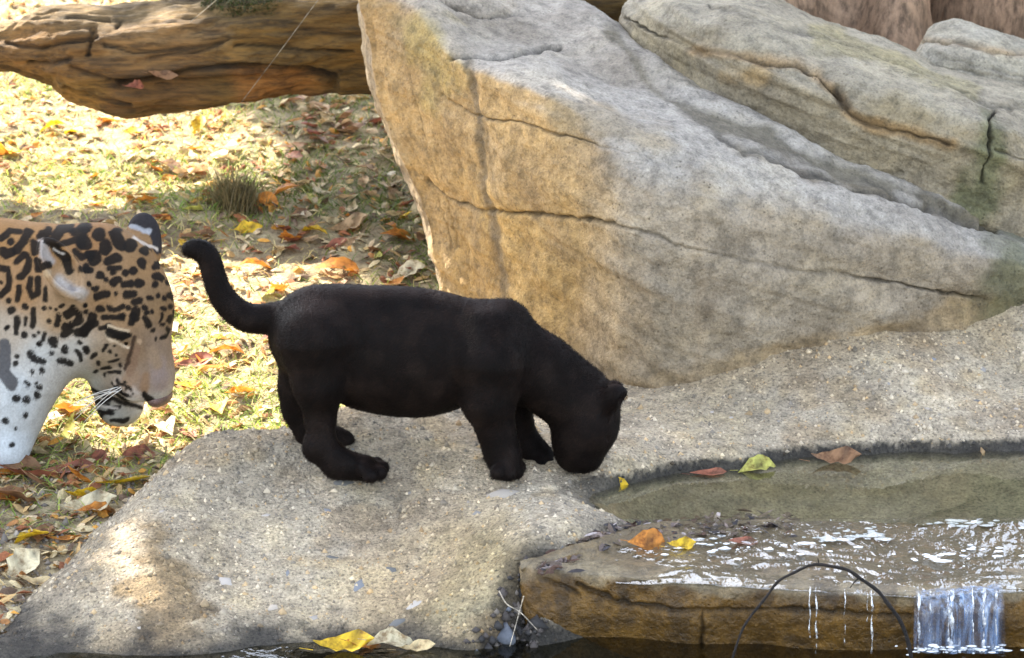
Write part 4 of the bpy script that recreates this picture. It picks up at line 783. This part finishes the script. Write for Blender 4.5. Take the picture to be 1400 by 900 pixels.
stones('rubble', B, RNG.gamma(2, .0022, len(B))+.0015, pick(len(B), [(.03, .028, .028), (.06, .05, .045), (.09, .10, .12), (.14, .12, .10)], [3, 3, 1, 1]), bank)
pebs = []; oV, oF = octa(True)
for k, c in enumerate([(.19, .20, .215), (.26, .245, .225), (.13, .13, .125), (.38, .335, .28), (.42, .38, .34), (.30, .235, .16)]):
    for v in range(2):
        A = oV*np.array([1, .72, .5])*(1+.16*vnoise(oV*1.7+k*9+v*4, 3))[:, None]; o = mesh_obj('pebble', A, oF, M['stones'], col=np.tile(c, (len(A), 1))); pebs.append((c, o.data)); bpy.data.objects.remove(o)
def pebble(px, py, size, kind, asp=1.0, rot=None, parent=bank):
    h = ray_hit(px, py, lambda a, b_: bank_z(a, b_)); o = bpy.data.objects.new('pebble', pebs[kind*2+random.randint(0, 1)][1]); COL.objects.link(o); o.parent = parent; e = .004
    n = Vector((-(float(bank_z(h[0]+e, h[1]))-float(bank_z(h[0]-e, h[1])))/(2*e), -(float(bank_z(h[0], h[1]+e))-float(bank_z(h[0], h[1]-e)))/(2*e), 1)).normalized()
    o.location = Vector(h)-n*size*.00014; o.rotation_euler = n.to_track_quat('Z', 'Y').to_euler(); o.rotation_euler.rotate_axis('Z', random.uniform(0, 6.28) if rot is None else rot); o.scale = (size*.0005*asp, size*.0005, size*.00045)
for a in [(490, 800, 26, 0, 1.2, 1.3), (450, 762, 24, 2), (538, 780, 19, 2), (448, 698, 20, 0), (365, 705, 15, 4), (640, 688, 15, 3), (652, 703, 24, 1), (688, 674, 40, 3, 1.1, 0), (472, 659, 24, 2, 1.2, 0), (375, 830, 22, 3), (430, 846, 22, 1), (308, 795, 24, 4), (393, 784, 18, 0),
          (570, 826, 22, 4, 1.4, .8), (1215, 525, 18, 1), (1277, 492, 22, 0), (1335, 548, 17, 2), (1345, 505, 14, 1), (1000, 572, 18, 4), (1390, 560, 18, 3), (1240, 480, 14, 1), (330, 660, 16, 3), (285, 655, 15, 1), (560, 675, 18, 1), (205, 745, 16, 0), (220, 700, 12, 3), (330, 735, 14, 2), (540, 852, 26, 2), (640, 862, 20, 3), (860, 726, 22, 0), (800, 738, 22, 4), (770, 752, 16, 2)]: pebble(a[0], a[1], a[2]*1.3, *a[3:])
for k in range(95):
    px, py = random.uniform(120, 1390), random.uniform(470, 870)
    if px > 860 and py > 600 or py < 560 and px < 870 or px < 250 and py < 680: continue
    if px > 700 and py > 760: continue
    pebble(px, py, random.uniform(7, 15), random.randint(0, 5))

# ---------------------------------------------------------------- fallen leaves
LC = {'yellow': (.66, .43, .02), 'orange': (.52, .20, .03), 'brown': (.25, .13, .06), 'pale': (.58, .50, .32), 'reddish': (.27, .09, .05), 'tan': (.44, .29, .15), 'green': (.42, .40, .09), 'straw': (.55, .42, .22)}
def leaf_mesh(c, seed, stem=True):
    r = random.Random(seed); n = 9; V = []; F = []; fold = r.uniform(.15, .8); curl = r.uniform(-.6, .9); wd = r.uniform(.19, .30); pk = r.uniform(.45, .68); tw = r.uniform(-.5, .5)
    for i in range(n):
        f = i/(n-1); w = wd*math.sin(math.pi*min(1, f**(math.log(.5)/math.log(pk))))**.8*(1+.22*r.uniform(-1, 1)) if 0 < i < n-1 else .012
        zc = curl*(f-.5)**2; a = tw*(f-.5)
        for sd in (-1, 0, 1):
            yy = sd*w*(1+.18*r.uniform(-1, 1)); zz = zc+abs(sd)*w*fold*(1+.3*r.uniform(-1, 1)); V.append((f-.5, yy*math.cos(a)-zz*math.sin(a)*.5, zz+yy*math.sin(a)))
    for i in range(n-1):
        for q in (0, 1): a = i*3+q; F.append((a, a+3, a+4, a+1))
    if stem:
        b = len(V); V += [(-.5, .012, .0), (-.5, -.012, .0), (-.72, -.008, .04), (-.72, .008, .04)]; F.append((b, b+1, b+2, b+3))
    V = np.array(V); V[:, 2] -= V[:, 2].min(); cv = np.array(c)*np.ones((len(V), 1))*np.array([1+.25*r.uniform(-1, 1) for _ in V])[:, None]
    spot = np.array([r.random() < .14 for _ in V]); cv[spot] *= .45
    o = mesh_obj('fallen_leaf', V, F, M['leaf'], col=cv); d = o.data; bpy.data.objects.remove(o); return d
t = NT('dry_leaf'); c = t.mix(t.attr(), t.ramp(t.noise(5, 5, .65), [(.36, (.45, .36, .28)), (.5, (1, 1, 1)), (.62, (1.2, 1.25, 1.3))]), 1, 'MULTIPLY')
sp_ = t.n('ShaderNodeSeparateXYZ'); t.l(t.coord(), sp_.inputs[0]); ab = t.n('ShaderNodeMath', operation='ABSOLUTE'); t.l(sp_.outputs[1], ab.inputs[0]); wv_ = t.n('ShaderNodeMath', operation='MULTIPLY_ADD'); t.l(ab.outputs[0], wv_.inputs[0]); wv_.inputs[1].default_value = -.8; t.l(sp_.outputs[0], wv_.inputs[2])
sn = t.n('ShaderNodeMath', operation='MULTIPLY'); t.l(wv_.outputs[0], sn.inputs[0]); sn.inputs[1].default_value = 62.0; sn2 = t.n('ShaderNodeMath', operation='SINE'); t.l(sn.outputs[0], sn2.inputs[0])
c = t.mix(c, t.ramp(sn2.outputs[0], [(.0, .94), (.85, 1.0), (.97, 1.15)]), .6, 'MULTIPLY'); lb_ = t.bsdf(c, .6); tr = t.n('ShaderNodeBsdfTranslucent'); t.l(c, tr.inputs[0]); mm = t.n('ShaderNodeMixShader'); mm.inputs[0].default_value = .3; t.l(lb_, mm.inputs[1]); t.l(tr.outputs[0], mm.inputs[2]); M['leaf'] = t.done(mm.outputs[0])
LM = {k: [leaf_mesh(c, 31*i+hash_) for i, hash_ in enumerate((3, 11, 19, 27, 35, 43, 51, 59))] for k, c in LC.items()}
def leaf(pos, size, kind, rot, label, group, tilt=None, name='fallen_leaf', v=None):
    o = bpy.data.objects.new(name, random.choice(LM[kind]) if v is None else LM[kind][v]); COL.objects.link(o); o.location = pos; o.scale = (size,)*3
    tx, ty = tilt if tilt else (random.gauss(0, .3), random.gauss(0, .3)); o.rotation_euler = (tx, ty, rot); return tag(o, label, 'leaf', group)
WORD = {'yellow': 'bright yellow', 'orange': 'orange', 'brown': 'brown', 'pale': 'pale cream', 'reddish': 'reddish brown', 'tan': 'tan', 'green': 'pale green', 'straw': 'straw coloured'}
def ground_leaf(px, py, size, kind, rot=None, tilt=None, dz=.004):
    h = ray_hit(px, py, top_z); shade_ = (px > 385 and py < 350); gravel_ = py > 640
    where = 'in shade between log and large boulder' if shade_ else ('on the grit beside the concrete bank' if gravel_ else 'on the sunlit grass behind the animals')
    if not shade_ and not gravel_:
        where = ('by the tail of the black cub' if 240 < px and 330 < py < 520 else 'between the spotted jaguar and the cub' if 120 < px < 560 and py >= 520 else 'under the throat of the spotted jaguar' if px <= 120 and py >= 500
                 else 'just below the fallen log' if py < 215 else 'beyond the back of the spotted jaguar' if px < 240 else 'around the dark grass tuft')
    lb = f"{'small ' if size < 40 else 'large ' if size > 58 else ''}{WORD[kind]} fallen leaf lying {where}"
    leaf((h[0], h[1], float(top_z(h[0], h[1]))+dz), size/1000, kind, random.uniform(0, 6.28) if rot is None else rot, lb, lb.replace('leaf', 'leaves').replace(' lying', ''), tilt)
for a in [(272, 177, 52, 'yellow'), (100, 187, 46, 'yellow'), (8, 214, 62, 'yellow', 1.9, (.5, .2)), (340, 316, 46, 'yellow', .1), (258, 533, 58, 'yellow', .1), (168, 664, 80, 'yellow', .2), (262, 209, 52, 'orange', .2), (48, 168, 36, 'orange'), (290, 178, 44, 'orange'), (180, 186, 44, 'yellow'), (206, 236, 58, 'orange', 1.2, (.5, .6)), (385, 270, 66, 'orange', .1),
          (400, 262, 60, 'tan', .4), (370, 285, 50, 'orange'), (95, 568, 70, 'orange'), (70, 575, 55, 'tan'), (120, 702, 84, 'pale', .3), (130, 706, 60, 'orange', .2), (72, 760, 60, 'pale', .1), (28, 785, 80, 'pale', .7), (50, 803, 70, 'straw', -.3), (85, 742, 50, 'orange', .3), (60, 735, 60, 'brown', 1.4), (40, 655, 95, 'reddish', .1), (15, 645, 90, 'brown', 0), (60, 668, 85, 'brown', -.2), (90, 648, 80, 'reddish', .2), (20, 690, 85, 'brown', .1), (110, 660, 60, 'orange', .5), (40, 630, 60, 'pale', .1),
          (490, 305, 50, 'green', .6), (545, 332, 66, 'orange', .3), (468, 275, 52, 'tan', -.7), (508, 272, 42, 'tan', .1), (552, 284, 46, 'reddish', .1), (552, 301, 34, 'yellow', .1), (478, 316, 70, 'tan', .1), (432, 150, 46, 'tan', -.5), (472, 156, 34, 'pale', 1.2), (462, 133, 36, 'pale', .3), (440, 170, 50, 'tan', .9), (400, 145, 54, 'brown', -.3), (482, 136, 44, 'pale', .2), (535, 300, 40, 'straw'), (420, 318, 44, 'brown'), (455, 340, 50, 'reddish', .2), (400, 205, 50, 'brown', .2), (500, 170, 44, 'brown'),
          (520, 355, 50, 'reddish', .2), (460, 376, 80, 'orange', .1), (560, 380, 60, 'pale', .2), (350, 372, 60, 'orange', .4), (280, 378, 56, 'orange', .2), (265, 500, 60, 'reddish', .2), (300, 508, 60, 'orange', .3), (260, 600, 50, 'reddish'), (540, 395, 50, 'tan'), (330, 540, 50, 'orange', .2), (230, 590, 50, 'straw'), (372, 470, 46, 'reddish', .4), (300, 565, 46, 'yellow')]: ground_leaf(*a)
for k in range(34): ground_leaf(random.uniform(395, 590), random.uniform(130, 350), random.uniform(34, 60), random.choice(['tan', 'tan', 'pale', 'brown', 'straw', 'reddish', 'pale']))
kinds = ['yellow', 'orange', 'brown', 'pale', 'reddish', 'tan', 'green', 'straw']; cnt = 0
while cnt < 175:
    px, py = random.uniform(-40, 640), random.uniform(20, 800)
    if py > 400 and px > 560 or px > 1020-py and py > 560 or px > 500 and py < 120 or py > 560 and px > 260 or py < 150 and px < 480 and py > 0 and random.random() < .7: continue
    if px < 420 and py > 560:
        hq = ray_hit(px, py, top_z)
        if float(bank_z(hq[0], hq[1])) > float(ground_z(hq[0], hq[1])): continue
    k = random.choices(kinds, [2.0, 3.2, 2.4, 2, 2.2, 3, .5, 3])[0]; ground_leaf(px, py, random.uniform(28, 62), k); cnt += 1
# leaves on the water, the pool edge and the log
def wleaf(px, py, Y, size, kind, rot, tilt, label, name='fallen_leaf', v=None): return leaf(tuple(P(px, py, Y)), size/1000, kind, rot, label, None, tilt, name, v)
def edge_leaf(px, py, z, *a, **k):
    q = ray_hit(px, py, lambda x_, y_: 0*x_+z); return wleaf(px, py, q[1], *a, **k)
edge_leaf(836, 663, POOL_Z+.001, 46, 'yellow', .1, (.9, .1), 'yellow leaf floating on the pool below the chin of the black cub')
edge_leaf(1035, 642, POOL_Z+.001, 56, 'green', .25, (.35, -.1), 'yellowish green leaf with a curled stem against the wet pool edge')
edge_leaf(968, 648, POOL_Z+.001, 52, 'reddish', .1, (.15, .0), 'flat pinkish brown leaf at the pool edge left of the yellowish green leaf')
edge_leaf(1142, 632, POOL_Z+.001, 72, 'brown', .05, (.3, .05), 'long brown curled leaf lying against the wet pool edge')
edge_leaf(1341, 618, POOL_Z+.004, 34, 'tan', 1.3, (1.2, .3), 'small pink tan leaf standing upright at the pool edge')
edge_leaf(884, 742, POOL_Z-.004, 52, 'orange', .2, (.9, .1), 'orange brown leaf stranded where the bank meets the running water')
edge_leaf(930, 748, POOL_Z-.006, 42, 'yellow', .3, (.4, .1), 'yellow green leaf lying in the shallow running water')
edge_leaf(1015, 742, POOL_Z-.006, 50, 'reddish', .6, (.3, .2), 'dark reddish leaf caught in the shallow running water')
edge_leaf(470, 888, LOW_Z+.002, 80, 'yellow', .05, (.25, 0), 'broad yellow brown leaf floating on the lower pool below the bank')
edge_leaf(497, 880, LOW_Z+.004, 52, 'orange', .5, (.7, .3), 'curled orange leaf standing on the floating yellow leaves below the bank')
edge_leaf(535, 883, LOW_Z+.003, 66, 'pale', .25, (.5, .1), 'speckled cream leaf floating against the foot of the bank')
edge_leaf(568, 887, LOW_Z+.002, 52, 'straw', .2, (.3, 0), 'narrow straw yellow leaf at the end of the floating leaf cluster')
leaf(tuple(P(222, 103, 1.165)), .05, 'brown', .3, 'brown leaf wedged in the split of the fallen log', None, (.8, .2)); leaf(tuple(P(184, 118, 1.17)), .034, 'reddish', .5, 'small reddish leaf caught on the lower split of the fallen log', None, (.9, .1))
# dark sodden leaves and debris where the bank meets the ledge
n = 420; pxs = RNG.uniform(735, 1085, n); pys = np.interp(pxs, [735, 800, 860, 1085], [778, 748, 722, 714]) + RNG.normal(6, 7, n); B = np.array([ray_hit(a, b_, lambda x_, y_: np.maximum(bank_z(x_, y_), -.240)) for a, b_ in zip(pxs, pys)])+np.array([0, 0, .002])
tag(chips('leaf_debris', B, RNG.uniform(.008, .030, n), RNG.uniform(.003, .010, n), pick(n, [(.05, .045, .05), (.12, .09, .07), (.22, .17, .15), (.38, .33, .32), (.09, .05, .035)], [3, 3, 2, 1.4, 2]), M['litter'], .3), 'dark sodden scraps of leaf washed up beside the running water', 'leaf debris', kind='stuff')

# ---------------------------------------------------------------- waterfall, foam, twig, stalks
def falls(name, xs0, xs1, label, seed, n=26, top=4):
    cols = []
    for q in np.linspace(xs0, xs1, 8):
        l, ly = lip(q), lipY(q); cols.append([(q, l+top-9, ly-.004), (q, l+top, ly-.022), (q, l+24, ly-.034), (q, 850, ly-.036), (q, 893, ly-.034)])
    G = loft(cols, 90, 60); V = G.reshape(-1, 3).copy(); w = fbm(V*np.array([1, 1, .12]), 90, 3, seed); sx = (V[:, 0]-V[:, 0].mean())/(np.ptp(V[:, 0])/2); V[:, 0] += .010*sx*sx*np.sign(sx)*vnoise(V*np.array([3, 3, 26]), seed+3); V[:, 1] += .006*w; px, py = PIX(V); e = np.minimum(px-xs0, xs1-px)+9*vnoise(V*np.array([20, 20, 14]), seed+6); mk = sstep(-3, 14, e)*(.55+.45*sstep(-.4, .3, vnoise(V*np.array([70, 20, 6]), seed+7))); return tag(mesh_obj(name, V, grid_faces(90, 60), M['fall'], col=mk[:, None]*np.ones(3)), kind='structure')
t = NT('falling_water'); mp = t.n('ShaderNodeMapping'); mp.inputs['Scale'].default_value = (1, 1, .07); t.l(t.coord(), mp.inputs['Vector'])
f = t.noise(120, 4, .6, mp.outputs[0]); nr = t.bump(f, .7, .01); gl = t.n('ShaderNodeBsdfGlossy', i_Roughness=.12); t.l(nr, gl.inputs['Normal']); df = t.bsdf((.20, .36, .66), .4, nr); tr = t.n('ShaderNodeBsdfTransparent')  # blue sky reflection painted in as the diffuse colour
m1 = t.n('ShaderNodeMixShader'); m1.inputs[0].default_value = .72; t.l(gl.outputs[0], m1.inputs[1]); t.l(df, m1.inputs[2]); m2 = t.n('ShaderNodeMixShader'); t.l(t.mix(t.ramp(f, [(.42, .12), (.54, .45), (.66, .8)]), t.attr(), 1, 'MULTIPLY'), m2.inputs[0]); t.l(tr.outputs[0], m2.inputs[1]); t.l(m1.outputs[0], m2.inputs[2]); M['fall'] = t.done(m2.outputs[0])
wf = falls('waterfall', 1250, 1376, '', 4)
def strand(px, y1, r, parent):
    l, ly = lip(px), lipY(px); n = 26; z = np.linspace(0, 1, n); pts = [P(px+.7*math.sin(k*.5+px)+.4*random.uniform(-1, 1), l-2+(y1-l+2)*f, ly-.020-.016*min(1, f*4)) for k, f in enumerate(z)]
    rr = r*(.7+.35*np.sin(np.arange(n)*.6+px)+.25*RNG.uniform(-1, 1, n)).clip(.2, 2); Vt, F = tube(pts, rr, 6); mesh_obj('strand', Vt, F, M['drop'], parent)
t = NT('water_strand'); nr = t.bump(t.noise(200, 3), .4, .004); gl = t.n('ShaderNodeBsdfGlossy', i_Roughness=.1); t.l(nr, gl.inputs['Normal']); tr = t.n('ShaderNodeBsdfTransparent'); df = t.bsdf((.78, .83, .9), .3, nr); m1 = t.n('ShaderNodeMixShader'); m1.inputs[0].default_value = .45; t.l(gl.outputs[0], m1.inputs[1]); t.l(df, m1.inputs[2])
m2 = t.n('ShaderNodeMixShader'); t.l(t.ramp(t.noise(90, 4, .6), [(.44, .0), (.58, .8)]), m2.inputs[0]); t.l(tr.outputs[0], m2.inputs[1]); t.l(m1.outputs[0], m2.inputs[2]); M['drop'] = t.done(m2.outputs[0])
for a in [(1256, 893, .0022), (1301, 893, .0032), (1297, 893, .0022), (1345, 893, .0026), (1362, 893, .0016), (1272, 893, .0012), (1330, 880, .001), (1107, 872, .0011), (1116, 893, .0014), (1155, 880, .0008), (1192, 893, .0014), (1186, 850, .0007)]: strand(*a, wf)
fv = []  # white blobs standing in for sky glints, with some splash below
for k in range(150):
    c = random.choice([(1150, 722, 45, 5), (1180, 732, 40, 8), (1330, 717, 60, 5), (960, 740, 60, 14), (1060, 752, 120, 8), (1130, 738, 50, 5), (1300, 760, 100, 12)]); px = random.gauss(c[0], c[2]*.5); py = random.gauss(c[1], c[3]*.6); h = ray_hit(px, py, lambda x_, y_: 0*x_-.238); fv.append((h, abs(random.gauss(.0015, .002))+.0012))
for k in range(70): px = random.gauss(1310, 34); fv.append((P(px, random.gauss(889, 2.5), lipY(px)-.036+random.gauss(0, .008)), abs(random.gauss(.0012, .0014))+.0008))
oV, oF = octa(True); A = np.concatenate([np.array(h)+np.array([0, 0, .0012])+oV*np.array([r*random.uniform(1, 2.2), r, .0012]) for h, r in fv]); Fo = np.concatenate([oF+len(oV)*k for k in range(len(fv))])
tag(mesh_obj('glint_foam', A, Fo, M['glint_foam']), 'small white blobs standing in for sky glints on the running water, and splash below', 'glint_foam', kind='stuff')
def stick(name, pts, r0, r1, col, label, cat, extra=(), mat='log'):
    q = crom(np.array([P(*p) for p in pts]), 40); rr = np.linspace(r0, r1, 40)*(1+.12*np.sin(np.arange(40)*1.9)); Vt, F = tube(q, rr, 8)
    o = mesh_obj(name, Vt, F, M[mat], col=np.tile(col, (len(Vt), 1)))
    for e in extra:
        qe = crom(np.array([P(*p) for p in e]), 10); Ve, Fe = tube(qe, np.linspace(r0*.9, r0*.35, 10), 6); mesh_obj('side_shoot', Ve, Fe, M[mat], o, col=np.tile(col, (len(Ve), 1)))
    return tag(o, label, cat)
stick('twig', [(1000, 905, -.49), (1012, 868, -.487), (1024, 846, -.484), (1048, 816, -.48), (1064, 795, -.478), (1086, 783, -.475), (1112, 772, -.472), (1140, 775, -.47), (1160, 780, -.468), (1176, 791, -.467), (1200, 808, -.466), (1214, 826, -.465), (1229, 846, -.464), (1240, 872, -.463), (1247, 905, -.462)],   .0014, .0029, (.018, .014, .013), 'dark bare twig arching out of the lower pool before the ledge', 'twig', [[(1176, 789, -.47), (1168, 796, -.473), (1162, 804, -.475)], [(1120, 774, -.47), (1119, 768, -.47), (1118, 763, -.468)]])
stick('dry_stalk', [(480, -60, 1.10), (435, 0, 1.12), (380, 74, 1.13), (330, 140, 1.16)], .0006, .0005, (.4, .36, .28), 'long thin pale stalk slanting across the fallen log', 'stalk')
stick('dry_stalk', [(310, -12, 1.12), (296, 0, 1.13), (275, 18, 1.14), (259, 31, 1.165)], .0006, .0005, (.4, .36, .28), 'short thin pale stalk leaning on the log beside the moss patch', 'stalk')
stick('dry_stalk', [(682, 808, -.395), (693, 826, -.40), (712, 838, -.40), (735, 862, -.41)], .0009, .0006, (.7, .62, .5), 'crooked pale stalk in the dark corner between bank and ledge', 'stalk')
stick('dry_stalk', [(716, 815, -.40), (707, 848, -.40), (697, 884, -.41)], .0008, .0005, (.7, .62, .5), 'straight pale stalk crossing the crooked one between bank and ledge', 'stalk')
# dark tuft of dead grass in front of the log
h = ray_hit(322, 285, ground_z); n = 700; B = np.array(h)+np.stack([RNG.normal(0, .018, n), RNG.normal(0, .02, n), np.zeros(n)], -1); B[:, 2] = ground_z(B[:, 0], B[:, 1])
tf = blades('grass_tuft', B, np.tile([0.0, -.1, 1.0], (n, 1)), RNG.uniform(.03, .085, n), np.full(n, .0022), pick(n, [(.16, .13, .06), (.24, .19, .09), (.10, .10, .04)], [2, 2, 1]), M['grass'], .35, 3, .2); tag(tf, 'dark upright tuft of dead grass standing in the leaf litter before the log', 'grass tuft')
